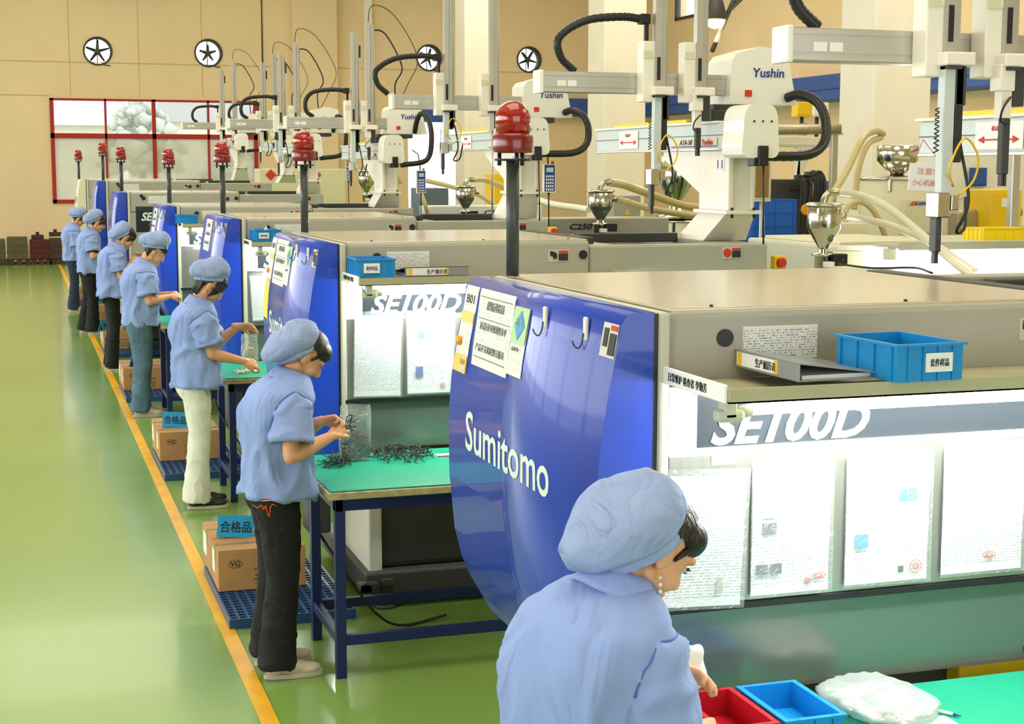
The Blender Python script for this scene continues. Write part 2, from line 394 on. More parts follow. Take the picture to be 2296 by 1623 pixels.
# columns of the hall
for n, (y0, lb) in enumerate(((15.85, 'nearest square cream column, right of the hood of the nearer robot'), (24.5, 'square cream column in the middle of the hall behind the robots'), (33., 'farthest square cream column, left of the fourth wall fan'))):
    r = thing('column', lb, 'column', (9.6, y0, 0))
    MB().box(0, .78, 0, .78, 0, ZC, .02).build('shaft', 'column', r)
    MB().box(-.03, .81, -.03, .81, 0, .25, .01).build('base', 'ledge', r)
# window with red frame
def vx(px): return at_y(px, 230, YF).x
win = MB()
t = .045
for z0, z1 in ((WZ0, WZ0+.09), (WZ1-.05, WZ1)): win.box(WX0, WX1, YF-.05, YF+.08, z0, z1)
win.box(WX0, WX1, YF-.05, YF+.08, 2.94, 3.06)
cuts = [WX0, 2.07, 3.18, 4.5, WX1-.09]
for i, x in enumerate(cuts):
    tt = .09 if i in (0, 2, 4) else .05
    win.box(x, x+tt, YF-.05, YF+.08, WZ0, WZ1)
win = struct(win, 'window_1', 'red_paint')
for a, b in zip(cuts, cuts[1:]):
    for z0, z1 in ((WZ0+.05, 2.96), (3.04, WZ1-.03)):
        MB().box(a+.04, b+.03, YF+.01, YF+.018, z0, z1).build('pane', 'glass_low' if z0 < 2 else 'glass', win)
# wall fans
for (fx, fz), ph, lb in zip(FANS, (90, 20, 75, 60), ('round wall fan above the left end of the red window', 'round wall fan, second from the left on the far wall', 'round wall fan half hidden behind a tall robot mast', 'round wall fan, rightmost on the far wall')):
    r = thing('wall_fan', lb, 'fan', (fx, YF, fz), group=None)
    n = 28; m = MB()
    for k in range(n):
        a, b = 2*PI*k/n, 2*PI*(k+1)/n
        for (c0, c1) in (((FR, -.04), (FR, .3)),):
            pass
    m.lathe([(FR-.012, .28), (FR-.012, -.03), (FR+.03, -.03), (FR+.03, -.001)], seg=n, axis='y')
    bm = m.bm; bmesh.ops.delete(bm, geom=[f for f in bm.faces if len(f.verts) > 4], context='FACES')
    m.build('fan_ring', 'grey_d', r)
    MB().cyl((0, .05, 0), (0, .16, 0), .06).build('hub', 'fan', r)
    for k in range(5):
        a = math.radians(ph + 72*k); c, s = math.cos(a), math.sin(a)
        P = lambda rr, tt, yy: (rr*c - tt*s, yy, rr*s + tt*c)
        b = MB(); rl = .27 if ph == 90 else (.2 if ph == 20 else .24); q = [P(.05, -.04, .09), P(rl, -.03, .07), P(rl+.02, .012, .13), P(.05, .04, .11)]
        vs = [b.bm.verts.new(p) for p in q] + [b.bm.verts.new((p[0], p[1]+.008, p[2])) for p in q]
        b.bm.faces.new(vs[:4]); b.bm.faces.new(vs[4:][::-1])
        for i in range(4): b.bm.faces.new((vs[i], vs[(i+1) % 4], vs[4+(i+1) % 4], vs[4+i]))
        b.build('blade', 'fan', r)
    MB().tube([(-.0, .25, -FR), (0, .25, FR)], .012).build('brace', 'fan', r)
    MB().tube(spline([(.12, -.01, -FR), (.2, -.02, -FR-.02), (.28, -.01, -FR-.03)], 4), .012).build('cable', 'fan', r)
# outdoors behind the far window: roofs and trees, haze mixed into their pale colours
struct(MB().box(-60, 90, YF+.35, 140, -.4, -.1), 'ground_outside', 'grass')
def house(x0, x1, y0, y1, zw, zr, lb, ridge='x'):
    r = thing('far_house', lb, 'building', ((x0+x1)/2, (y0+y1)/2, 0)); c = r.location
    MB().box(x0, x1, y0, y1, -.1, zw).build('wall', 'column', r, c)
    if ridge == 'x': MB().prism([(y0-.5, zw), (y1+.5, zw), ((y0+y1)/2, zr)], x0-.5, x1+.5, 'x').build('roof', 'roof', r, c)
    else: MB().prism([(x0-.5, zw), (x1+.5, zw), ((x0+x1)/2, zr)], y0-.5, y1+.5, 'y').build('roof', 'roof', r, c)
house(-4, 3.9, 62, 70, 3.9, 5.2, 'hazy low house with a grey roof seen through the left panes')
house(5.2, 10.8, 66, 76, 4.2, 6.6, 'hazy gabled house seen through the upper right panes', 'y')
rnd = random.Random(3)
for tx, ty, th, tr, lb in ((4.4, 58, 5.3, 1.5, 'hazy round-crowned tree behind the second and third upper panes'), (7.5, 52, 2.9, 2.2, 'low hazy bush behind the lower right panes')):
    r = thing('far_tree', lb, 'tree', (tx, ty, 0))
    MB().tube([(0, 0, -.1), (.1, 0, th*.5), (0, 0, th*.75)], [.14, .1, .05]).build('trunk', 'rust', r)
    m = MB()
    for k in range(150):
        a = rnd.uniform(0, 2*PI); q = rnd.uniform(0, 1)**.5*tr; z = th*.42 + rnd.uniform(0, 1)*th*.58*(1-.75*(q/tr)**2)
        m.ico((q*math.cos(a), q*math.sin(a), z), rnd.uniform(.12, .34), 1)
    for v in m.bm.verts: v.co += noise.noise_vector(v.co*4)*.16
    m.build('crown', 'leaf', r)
# bay lamp in front of the right wall, two struts
lp = at_y(1603, 58, 25.)
r = thing('bay_lamp', 'lit round bay lamp glowing above the robots at top right', 'lamp', lp)
MB().lathe([(.02, -.05), (.14, 0), (.19, .12), (.17, .2), (.05, .26)], seg=20).build('bulb', 'lamp_on', r)
MB().lathe([(.2, .1), (.22, .14), (.14, .42), (.1, .5)], seg=20).build('shade', 'grey_d', r)
MB().tube([(-.05, 0, -.45), (.35, 0, .45), (.9, 0, 1.5), (1.2, 0, 3.2)], .045).build('stay', 'grey_d', r)
MB().tube([(.25, 0, .25), (1.0, 0, .95), (2.2, 0, 2.0), (2.9, 0, 3.2)], .04).build('stay', 'grey_d', r)
l = bpy.data.lights.new('bay_lamp_light', 'POINT'); l.energy = 120; l.color = (1, .75, .45); l.shadow_soft_size = .15
o = bpy.data.objects.new('bay_lamp_light', l); COL.objects.link(o); o.location = lp + Vector((0, 0, -.3))
p = at_y(587, 60, 30.)
tag(MB().tube([(p.x, 30, ZC), (p.x, 30, 3.2)], .014).build('hanging_cable', 'rubber'), 'thin dark cable dropping from the roof to the far robots', 'cable')
# dark moulds and crates along the far wall
for k, (a, b, t_, m_, nm, lb) in enumerate(((-22, 12, 536, 'rust_g', 'steel_mould', 'dark mould block at the far wall, cut by the left picture edge'), (16, 62, 531, 'rust_g', 'storage_crate', 'grey-green crate by the far wall, largest of the row'), (67, 109, 537, 'rust_r', 'storage_crate', 'dark red-brown crate by the far wall'), (110, 138, 534, 'rust', 'steel_mould', 'brown mould block by the far wall behind the farthest worker'))):
    p0, p1 = at_y(a, 560, 37.2), at_y(b, 560, 37.2); zt = at_y(a, t_, 37.2).z
    r = thing(nm, lb, 'crate' if 'crate' in nm else 'mould', ((p0.x+p1.x)/2, 37.2, 0)); wd_ = (p1.x-p0.x)/2
    MB().box(-wd_, wd_, -.25, .25, .12, zt, .02).build('body', m_, r)
    m = MB()
    for q in (-.9, -.1, .7): m.box(q*wd_, q*wd_+.12, -.25, .25, 0, .12)
    m.build('skid', 'rust', r)
    m = MB()
    for q in range(3): m.box(-wd_-.01, wd_+.01, -.262, -.25, .15+q*(zt-.2)/3, .19+q*(zt-.2)/3)
    m.build('rib', m_, r)
for px, zt in ((84, .68), (124, .74)):
    p0 = at_y(px, 530, 37.4); tag(MB().box(p0.x-.14, p0.x+.14, 37.3, 37.5, zt-.1, zt, .015).cyl((p0.x, 37.4, zt), (p0.x, 37.4, zt+.07), .04).build('mould_block', 'rust'), 'small dark mould lying on the %s' % ('red-brown crate' if px < 100 else 'brown mould block'), 'mould')
# ------------------------------------------------------------------ injection machines
PZ = [.70, .76, .83, .90, 1.0, 1.19, 1.36, 1.43, 1.52, 1.65, 1.75, 1.82, 1.845]
PX = [.0, -.035, -.075, -.105, -.13, -.148, -.15, -.147, -.14, -.12, -.1, -.088, -.07]
def prof(z): return float(np.interp(z, PZ, PX))
NM = ['nearest', 'second', 'third', 'fourth', 'fifth', 'sixth', 'seventh']
MACH = [(1.50, 3.47, 1.85), (1.455, 7.2, 1.85), (1.505, 10.9, 1.855), (1.415, 14.6, 1.86), (1.206, 18.15, 1.94), (1.166, 21.8, 2.045), (1.06, 25.4, 2.045)]
MLAB = ['nearest moulding machine, blue end cover with large white lettering',
        'second moulding machine, blue cover half hidden by the worker in black jeans',
        'third moulding machine, blue cover behind the worker in white trousers',
        'fourth moulding machine, narrow blue cover behind the worker in faded jeans',
        'fifth moulding machine with plain grey side and black lettered window',
        'sixth moulding machine, tall slim blue cover behind the far workers',
        'farthest moulding machine with a cream end cover under the red window']
def sheet_on_cover(name, i, y0, y1, z0, z1, m, label, cat, skew=0., items=(), lift=.003, radius=0):
    """thin sheet following the curve of machine i's end cover; world y, z"""
    x0, Y, H = MACH[i]; r = thing(name, label, cat, (x0 + prof((z0+z1)/2) - lift, (y0+y1)/2, z0))
    b = MB(); n = 16; z1 = min(z1, 1.825); rows = []
    for k in range(n+1):
        z = z0 + (z1-z0)*k/n; x = x0 + prof(min(z, 1.84)) - lift; s = skew*(1-k/n)
        rows.append([b.bm.verts.new((x+dx, y+s, z)) for dx, y in ((0, y1), (0, y0), (.0015, y0), (.0015, y1))])
    for A, B in zip(rows, rows[1:]):
        for q in range(4): b.bm.faces.new((A[q], A[(q+1) % 4], B[(q+1) % 4], B[q]))
    b.bm.faces.new(rows[0]); b.bm.faces.new(rows[-1][::-1])
    b.build('sheet', m, r, r.location)
    for it in items:
        nm, fy0, fy1, fz0, fz1, mm = it[:6]
        za, zb = z0+(z1-z0)*fz0, z0+(z1-z0)*fz1; zc = (za+zb)/2; sk = skew*(1-(fz0+fz1)/2)
        ya, yb = y1-(y1-y0)*fy0+sk, y1-(y1-y0)*fy1+sk            # fy runs left to right as seen
        X = lambda z: x0 + prof(z) - lift - .0012
        if len(it) > 6 and it[6] == '◆':
            ym, zm = (ya+yb)/2, (za+zb)/2; q = MB(); q.quad((X(zm)-.003, ya, zm), (X(za)-.003, ym, za), (X(zm)-.003, yb, zm), (X(zb)-.003, ym, zb)); q.build(nm, mm, r, r.location)
            q = MB()
            for rx in (.28, .14, .0001): q.tube([(X(zm)-.004, ym+abs(ya-yb)*rx*math.cos(t_), zm+(zb-za)*.28*math.sin(t_)) for t_ in np.linspace(0, 2*PI, 20)], .0008, 4)
            for rz_ in (-.14, 0, .14): q.tube([(X(zm)-.004, ym-abs(ya-yb)*.26, zm+(zb-za)*rz_), (X(zm)-.004, ym+abs(ya-yb)*.26, zm+(zb-za)*rz_)], .0008, 4)
            q.build('globe_lines', 'green_print', r, r.location)
        elif len(it) > 6:
            o = text(nm, it[6], abs(ya-yb), zb-za, mm, r, (0, 0, 0), '-x')
            for v in o.data.vertices:
                z = zc + v.co.z; v.co = Vector((X(z) + v.co.x*.5 - r.location.x, (ya+yb)/2 + v.co.y - r.location.y, z - r.location.z))
        else:
            q = MB(); q.quad((X(za), ya, za), (X(za), yb, za), (X(zb), yb, zb), (X(zb), ya, zb))
            q.quad((X(za)-.001, ya, za), (X(zb)-.001, ya, zb), (X(zb)-.001, yb, zb), (X(za)-.001, yb, za)); q.build(nm, mm, r, r.location)
    return r
def machine(i):
    x0, Y, H = MACH[i]; dH = H - 1.85
    r = thing('injection_moulding_machine', MLAB[i], 'machine', (x0, Y, 0), 0, 'row of moulding machines')
    D = 1.37; cov = 'cream' if i == 6 else 'blue'; far = i >= 4
    zs = [z if z < 1.6 else z + dH for z in PZ]
    pts = [(PX[k], zs[k]) for k in range(len(PZ))] + [(-.055, H), (0.0, H)]
    b = MB(); b.prism(pts, 0, D, 'y')
    b.bm.normal_update()
    for f in b.bm.faces:
        if abs(f.normal.y) < .5 and f.calc_center_median().x < -.02: f.smooth = True
    b.build('end_cover', cov, r)
    MB().box(0, .012, .0, D, .72, H-.004).build('cover_gasket', 'black', r)
    MB().box(.012, .042, -.012, D+.01, .80, H, .008).build('frame_edge', 'trim', r)
    bx = MB().box(.042, 1.30, 0, D, 1.66+dH*.5, H, .018)
    bx.build('upper_housing', 'grey', r)
    MB().box(.05, 1.292, .02, D-.02, H-.002, H+.006, .003).build('top_sheet', 'top', r)
    s = MB()
    for q in (.18, .75, 1.2): s.cyl((q, .05, H+.006), (q, .05, H+.011), .006, .004, 8)
    s.build('screw', 'black', r)
    rz_ = 1.822 + dH
    b = MB(); b.box(1.302, 2.31, .015, .12, 1.2, rz_, .012).box(1.302, 2.31, D-.12, D, 1.2, rz_, .012).box(1.302, 1.5, .1, D-.1, 1.2, rz_-.004).box(2.1, 2.31, .1, D-.1, 1.2, rz_-.004)
    b.build('rear_housing', 'grey', r)
    MB().box(1.5, 2.1, .12, D-.12, 1.2, rz_-.12).build('recess_floor', 'grey_d', r)
    MB().box(1.50, 2.1, .7, .78, rz_-.02, rz_+.03, .006).box(1.32, 1.4, .2, 1.2, rz_, rz_+.035, .006).build('slide_rail', 'grey_d', r)
    if i in (2, 3):
        c = 'grey' if i == 2 else 'white_m'
        A_, B_ = (at_y(1228, 490, Y+.95), at_y(1500, 525, Y+.95)) if i == 2 else (at_y(962, 462, Y+.95), at_y(1215, 490, Y+.95))
        MB().box(A_.x-x0, B_.x-x0, .95, 1.35, 1.2, A_.z, .01).build('injection_housing', c, r)
        MB().box(2.33, 4.2, .15, .95, .9, 1.64, .01).build('injection_bed', 'grey_d', r)
        tq = at_y(1303, 508, Y+.95) if i == 2 else at_y(1108, 476, Y+.95)
        text('lettering', 'C250' if i == 2 else 'C360', .2 if i == 2 else .22, .05, 'ink', r, (tq.x-x0, .946, tq.z), '-y', .25, .03)
    if i == 1:
        MB().box(2.33, 4.6, .2, 1.2, .9, 1.60, .01).build('injection_housing', 'trim', r)
    # side below the rear housing
    MB().box(1.30, 2.31, .0, .02, .84, 1.66+dH*.5, .004).build('rear_side_panel', 'panel', r)
    # safety door and lamp shelf
    lamp = i < 4
    zt = 1.66 + dH*.5
    MB().box(.042, 1.30, .03, .06, .84, zt).build('inner_wall', 'white_m', r)
    if lamp:
        MB().box(.03, 1.42, -.37, 0, 1.672, 1.676).box(.03, 1.42, -.37, -.36, 1.672, 1.706).box(.03, .04, -.36, 0, 1.672, 1.706).box(1.41, 1.42, -.36, 0, 1.672, 1.706).build('lamp_shelf', 'ledge', r)
        MB().cyl((.17, -.2, 1.628), (1.30, -.2, 1.628), .014, seg=16).build('lamp_tube', 'tube', r)
        for a in (.105, 1.335):
            MB().box(a-.012, a+.02, -.222, -.178, 1.61, 1.672, .004).box(a-.03, a+.045, -.222, -.180, 1.600, 1.632, .012).cyl((a+.03, -.2, 1.622), (a+.065 if a < 1 else a-.05, -.2, 1.626), .016).build('lamp_holder', 'trim', r)
        text('shelf_label_text', '日常维护 检查者 李勤芳', .22, .022, 'ink', tag(MB().box(.022, .03, -.36, -.01, 1.672, 1.715, .002).build('shelf_label', 'white_m', r)), (.021, -.155, 1.694), '-x')
        MB().box(.042, .12, -.006, .012, 1.488, zt, .002).box(1.25, 1.30, -.006, .012, 1.488, zt, .002).box(.12, 1.25, -.006, .012, zt-.02, zt, .002).box(.03, 1.31, -.01, .012, 1.483, 1.5, .002).build('door_window_frame', 'white', r)
        g = MB().box(.12, 1.25, 0, .008, 1.5, zt-.02).build('door_window', 'dglass', r)
        text('lettering', 'SE100D', .46, .094, 'letters', r, (.39, -.003, 1.551), '-y', .3, .03)
        MB().box(.042, 1.30, -.008, .012, 1.09, 1.484, .003).build('safety_door', 'steel', r)
        MB().box(.03, 1.32, -.014, .012, 1.072, 1.09, .002).build('door_rail', 'black', r)
        s = MB()
        for q in (1.15, 1.3, 1.42): s.cyl((.075, -.012, q), (.075, -.007, q), .006, seg=8)
        s.build('rivet', 'chrome', r)
        for q in (.16, .4, .66, .92, 1.15): MB().box(q, q+.07, -.011, -.008, 1.455, 1.482).build('pocket_hanger', 'white_m', r)
        MB().prism([(.0, .842), (.0, 1.072), (.04, 1.072), (.06, .842)], .042, 1.30, 'x').build('lower_panel', 'panel', r)
        MB().cyl((.62 if i else 1.15, -.006, .875), (.62 if i else 1.15, .0, .875), .014).build('panel_plug', 'black', r)
    else:
        MB().box(.042, 1.30, -.004, .03, .84, zt, .004).build('side_panel', 'grey', r)
        MB().box(.10, .56, -.009, -.003, 1.48, 1.78, .004).build('door_window', 'dglass', r)
        text('lettering', 'SE130D' if i == 4 else 'SE180D', .40, .10, 'letters', r, (.36, -.011, 1.66), '-y', .3, .03)
        MB().cyl((.17, -.012, H-.04), (.17, 0, H-.04), .02).build('side_plug', 'black', r)
    # plug, data plate, warning labels
    for q in ((.195, H-.07), (1.262, H-.072)): MB().cyl((q[0], -.006, q[1]), (q[0], .002, q[1]), .0225, seg=20).build('side_plug', 'black', r)
    MB().box(.245, .458, -.003, .001, H-.128, H-.043).build('data_sheet', 'doc_s', r)
    for nm, xx in (('hazard_label', 1.13), ('hazard_label', 2.1)):
        q = MB().box(xx-.055, xx+.055, -.003 if xx < 1.5 else .011, .001 if xx < 1.5 else .016, H-.105, H-.045).build(nm, 'trim', r); yv = -.005 if xx < 1.5 else .009
        MB().box(xx+.0, xx+.05, yv, yv+.001, H-.1, H-.065).build('label_text_block', 'ink', q)
        MB().box(xx+.0, xx+.05, yv, yv+.001, H-.063, H-.05).build('label_red_bar', 'ink_red', q)
        if xx < 1.5:
            b = MB(); hnd = [(-.045, -.05), (-.02, -.056), (-.005, -.07), (-.012, -.075), (-.002, -.086), (-.012, -.084), (-.014, -.1), (-.02, -.086), (-.028, -.096), (-.03, -.08), (-.046, -.074)]
            b.prism([(xx+a, H+c) for a, c in hnd], yv, yv+.001, 'y').build('label_hand', 'ink', q)
        else: MB().lathe([(.018, yv), (.023, yv), (.023, yv+.001), (.018, yv+.001)], (xx-.028, 0, H-.075), 16, 'y').build('label_ring', 'ink_red', q)
    # base
    MB().box(.22, 2.1, .16, 1.2, .19, .84, .03).build('base_body', 'grey_d', r)
    MB().box(.17, .24, .13, .9, .1, .84, .01).build('base_column', 'trim', r)
    MB().box(-.02, .1, .75, .95, .25, .8, .01).build('drop_box', 'grey_d', r)
    MB().box(.14, 2.2, .08, 1.25, .05, .19, .012).build('base_plinth', 'grey_d', r)
    for a in (.25, 1.1, 2.05):
        for c in (.12, 1.2): MB().cyl((a, c, 0), (a, c, .018), .055, .05).cyl((a, c, .018), (a, c, .16), .014).box(a-.035, a+.035, c-.05, c+.03, .12, .16, .005).build('levelling_foot', 'grey_d', r)
    MB().cyl((.13, .02, .125), (.13, .05, .125), .03).box(.1, .2, .02, .1, .105, .15, .004).build('lifting_lug', 'grey_d', r)
    if i == 0: MB().box(1.0, 1.7, .1, .4, .70, .835, .004).build('outlet_chute', 'yellow', r)
    if i != 6:
        o = text('lettering', 'Sumitomo', .81, .128, 'letters', r, (0, 0, 0), '-x', 0, .012)
        for v in o.data.vertices:
            z = 1.372 + v.co.z; v.co = Vector((prof(z) - .0015 + v.co.x*.3, .76 + v.co.y, z))
    else: text('lettering', 'SM', .3, .1, 'ink_blue', r, (-.152, .3, 1.72), '-x', .2, .03)
    # wall hooks on the cover
    for hy in ((.53, .21) if i < 4 else (.3,)):
        hz = 1.80; hx = prof(1.78) - .002
        hk = MB().box(hx-.010, hx, hy-.011, hy+.011, hz-.040, hz+.022, .004)
        hk = hk.build('adhesive_hook', 'white', r)
        MB().tube(spline([(hx-.012, hy, hz-.02), (hx-.016, hy, hz-.045), (hx-.022, hy+.008, hz-.060), (hx-.03, hy+.018, hz-.055), (hx-.034, hy+.024, hz-.042)], 5), .0022, 6).build('hook_wire', 'grey_d', hk)
    if i == 2:
        o = r
    return r
for i in range(7): machine(i)
# sheets stuck on the covers
def cover_sheets(i, full):
    x0, Y, H = MACH[i]; d = Y - 3.47; n = NM[i]; g = None
    sheet_on_cover('hazard_notice', i, 3.475+d, 3.575+d, 1.735, 1.82, 'trim', 'small square warning sticker with a hand on the %s blue cover' % n, 'sticker', 0, [
        ('red_bar', .55, .97, .8, .95, 'ink_red'), ('text_block', .55, .97, .08, .72, 'ink'), ('hand_mark', .15, .42, .3, .85, 'ink')])
    sheet_on_cover('inspection_form', i, 4.30+d, 4.66+d, 1.585, 1.835, 'doc3', 'large printed form in a plastic sleeve on the %s blue cover' % n, 'paper sheet', -.03, [
        ('heading', .25, .75, .74, .86, 'ink_grey', '成型机运转状况表'), ('heading', .12, .88, .48, .58, 'ink_grey', '量试运转参数调整表单'), ('heading', .08, .9, .2, .3, 'ink_grey', '产品开关机检整日报表'), ('rule', .05, .95, .9, .906, 'ink'), ('rule', .05, .95, .62, .626, 'ink'), ('rule', .05, .95, .12, .126, 'ink')])
    if full:
        sheet_on_cover('number_tag', i, 4.68+d, 4.82+d, 1.545, 1.83, 'doc3', 'narrow yellow and white tag reading B01 at the far edge of the %s cover' % n, 'tag', -.0, [
            ('number', .2, .8, .8, .9, 'ink', 'B01'), ('yellow_band', 0, 1, .58, .7, 'yellow'), ('yellow_band', 0, 1, 0, .2, 'yellow'), ('white_box', .5, .9, .02, .08, 'white_m'), ('white_box', .5, .9, .1, .16, 'white_m')])
        sheet_on_cover('globe_notice', i, 4.15+d, 4.285+d, 1.60, 1.80, 'doc3', 'green and white notice with a blue globe on the %s blue cover' % n, 'notice', -.012, [
            ('green_field', 0, 1, .48, 1, 'green_print'), ('notice_text', .15, .8, .36, .42, 'ink_grey', '品质第一'), ('globe_mark', .15, .85, .52, .96, 'sky_print', '◆')])
        r = thing('globe_mark_holder', None, None) if False else None
for i in range(6): cover_sheets(i, i in (0, 1))
x0 = MACH[0][0]
for i in (0, 1, 3):
    X0, Y, H = MACH[i]; z = 1.645; y = Y + 1.31 if i < 3 else Y + 1.3
    tag(MB().ico((X0+prof(z)-.01, y, z), (.010, .017, .017), 2).build('magnet', 'orange' if i < 3 else 'ink_red'), ('round orange magnet on the %s blue cover' if i < 3 else 'round red magnet on the %s blue cover') % NM[i], 'magnet')
sheet_on_cover('yellow_notice', 1, 8.42, 8.57, 1.38, 1.565, 'doc_y', 'yellow printed sheet at the far edge of the second blue cover', 'paper sheet', .0)
# papers in sleeves on the safety doors
def door_sheet(i, xa, xb, za, zb, m, label, prints=(), tilt=0.):
    X0, Y, H = MACH[i]; cx_ = (xa+xb)/2; r = thing('paper_sheet', label, 'paper sheet', (cx_, Y-.012, zb), rot=(0, tilt, 0), group='papers on the lit machine doors')
    w, h = xb-xa, zb-za
    b = MB(); n = 5
    rows = []
    for k in range(n+1):
        z = -h*k/n; yy = -.002 - .006*math.sin(PI*k/n) - (.006 if k == n else 0)
        rows.append([b.bm.verts.new((sx*w/2, yy+(.001 if q else 0), z)) for sx, q in ((-1, 0), (1, 0), (1, 1), (-1, 1))])
    for A, B in zip(rows, rows[1:]):
        for q in range(4): b.bm.faces.new((A[q], A[(q+1) % 4], B[(q+1) % 4], B[q]))
    b.bm.faces.new(rows[0]); b.bm.faces.new(rows[-1][::-1]); b.build('sheet', m, r)
    MB().quad((-w/2-.008, -.013, .02), (w/2+.008, -.013, .02), (w/2+.008, -.016, -h-.006), (-w/2-.008, -.016, -h-.006)).build('clear_sleeve', 'bag', r)
    for nm, fx0, fx1, fz0, fz1, mm in prints:
        if nm == 'stamp':
            sx, sz = -w/2+w*(fx0+fx1)/2, -h*(fz0+fz1)/2; q = MB()
            for k_ in (1, .55): q.tube([(sx+w*(fx1-fx0)/2*k_*math.cos(t_), -.0115, sz+h*(fz1-fz0)/2*k_*math.sin(t_)) for t_ in np.linspace(0, 2*PI, 18)], .0012, 4)
            q.build(nm, mm, r); continue
        MB().box(-w/2+w*fx0, -w/2+w*fx1, -.0115, -.0105, -h*fz1, -h*fz0).build(nm, mm, r)
    return r
door_sheet(0, 1.535, 1.757, 1.09, 1.43, 'doc2', 'wrinkled table sheet beside the nearest worker on the nearest machine door', tilt=.04, prints=[('eraser_mark', .68, .76, .78, .9, 'trim')])
door_sheet(0, 1.775, 2.0, 1.105, 1.446, 'doc', 'sheet with small grey pictures, second from the left on the nearest door', prints=[('picture', .12, .3, .3, .4, 'white_m'), ('picture', .12, .3, .44, .53, 'ink_grey'), ('picture', .05, .2, .76, .84, 'ink_grey'), ('picture', .23, .38, .76, .84, 'ink_grey'), ('stamp', .68, .76, .89, .94, 'ink_red'), ('stamp', .78, .95, .86, .9, 'ink_red')])
door_sheet(0, 2.05, 2.30, 1.11, 1.45, 'doc', 'sheet with two small blue pictures on the nearest machine door', prints=[('picture', .62, .72, .26, .36, 'sky_print'), ('picture', .74, .84, .26, .36, 'sky_print'), ('picture', .1, .26, .6, .71, 'sky_print'), ('picture', .64, .7, .88, .93, 'ink'), ('stamp', .78, .92, .84, .94, 'ink_red')])
door_sheet(0, 2.345, 2.60, 1.115, 1.457, 'doc2', 'table sheet at the right picture edge on the nearest machine door', prints=[('stamp', .5, .66, .84, .89, 'ink_red')])
door_sheet(1, 1.535, 1.765, 1.105, 1.5, 'doc2', 'wrinkled table sheet, left one on the second machine door', tilt=.02)
door_sheet(1, 1.795, 2.03, 1.11, 1.5, 'doc', 'sheet with a blue and a green picture on the second machine door', prints=[('picture', .22, .37, .2, .3, 'sky_print'), ('picture', .17, .33, .66, .8, 'ink_blue'), ('stamp', .7, .8, .88, .95, 'ink_red')])
door_sheet(2, 1.565, 1.70, 1.13, 1.45, 'doc2', 'table sheet hanging on the third machine door', tilt=-.05)
# ------------------------------------------------------------------ beacons
BPOS = [at_y(1158, 620, 4.75), at_y(695, 522, 8.45), at_y(503, 480, 12.15), at_y(383, 457, 15.9)]
BT = [(1150, 225, 4.75), (680, 292, 8.45), (497, 316, 12.15), (377, 332, 15.9), (270, 327, 19.3), (229, 318, 22.9), (175, 335, 26.5)]
for i, (u, v, y) in enumerate(BT):
    tp = at_y(u, v, y); bz = MACH[i][2] + .006; tz = tp.z; bx_ = max(tp.x, MACH[i][0] + .0)+.02 if i >= 4 else tp.x+.01
    x = tp.x
    if x < MACH[i][0]+.03: x = MACH[i][0] + .0 if i < 4 else tp.x
    if i >= 4: bz = MACH[i][2] - .0
    r = thing('warning_beacon', 'red warning beacon on a dark pole, %s from the camera, on the %s moulding machine' % ('nearest' if i == 0 else NM[i], NM[i]), 'warning light', (x, y, bz), 0, 'red beacons above the machines')
    h = tz - bz; s = 1 if i < 4 else (1.1 if i == 4 else 1.15)
    MB().cyl((0, 0, 0), (0, 0, h-.19), .0215, seg=20).build('pole', 'pole', r)
    MB().cyl((0, 0, h-.195), (0, 0, h-.188), .06, seg=16).build('mount_plate', 'black', r)
    b = MB()
    for k in range(3): a = 2*PI*k/3+.5; b.cyl((.045*math.cos(a), .045*math.sin(a), h-.21), (.045*math.cos(a), .045*math.sin(a), h-.168), .007, seg=8)
    b.build('mount_bolt', 'black', r)
    MB().lathe([(.05, h-.170), (.064, h-.168), (.067, h-.160), (.067, h-.118), (.062, h-.108), (.055, h-.105)], seg=32).build('lamp_base', 'red_base', r)
    if i >= 4: MB().box(-.02, MACH[i][0]-x+.02, -.02, .02, -.12, -.09).build('bracket', 'pole', r)
    dome = [(.058, h-.106), (.058, h-.058)] + [(.058*math.cos(a), h-.058+.058*math.sin(a)) for a in np.linspace(.15, 1.5, 9)]
    MB().lathe(dome, seg=32).build('lens', 'red_lens', r)
    MB().cyl((0, 0, h-.106), (0, 0, h-.05), .018, .014, 12).ico((0, 0, h-.045), .02, 1).build('bulb_reflector', 'chrome', r)
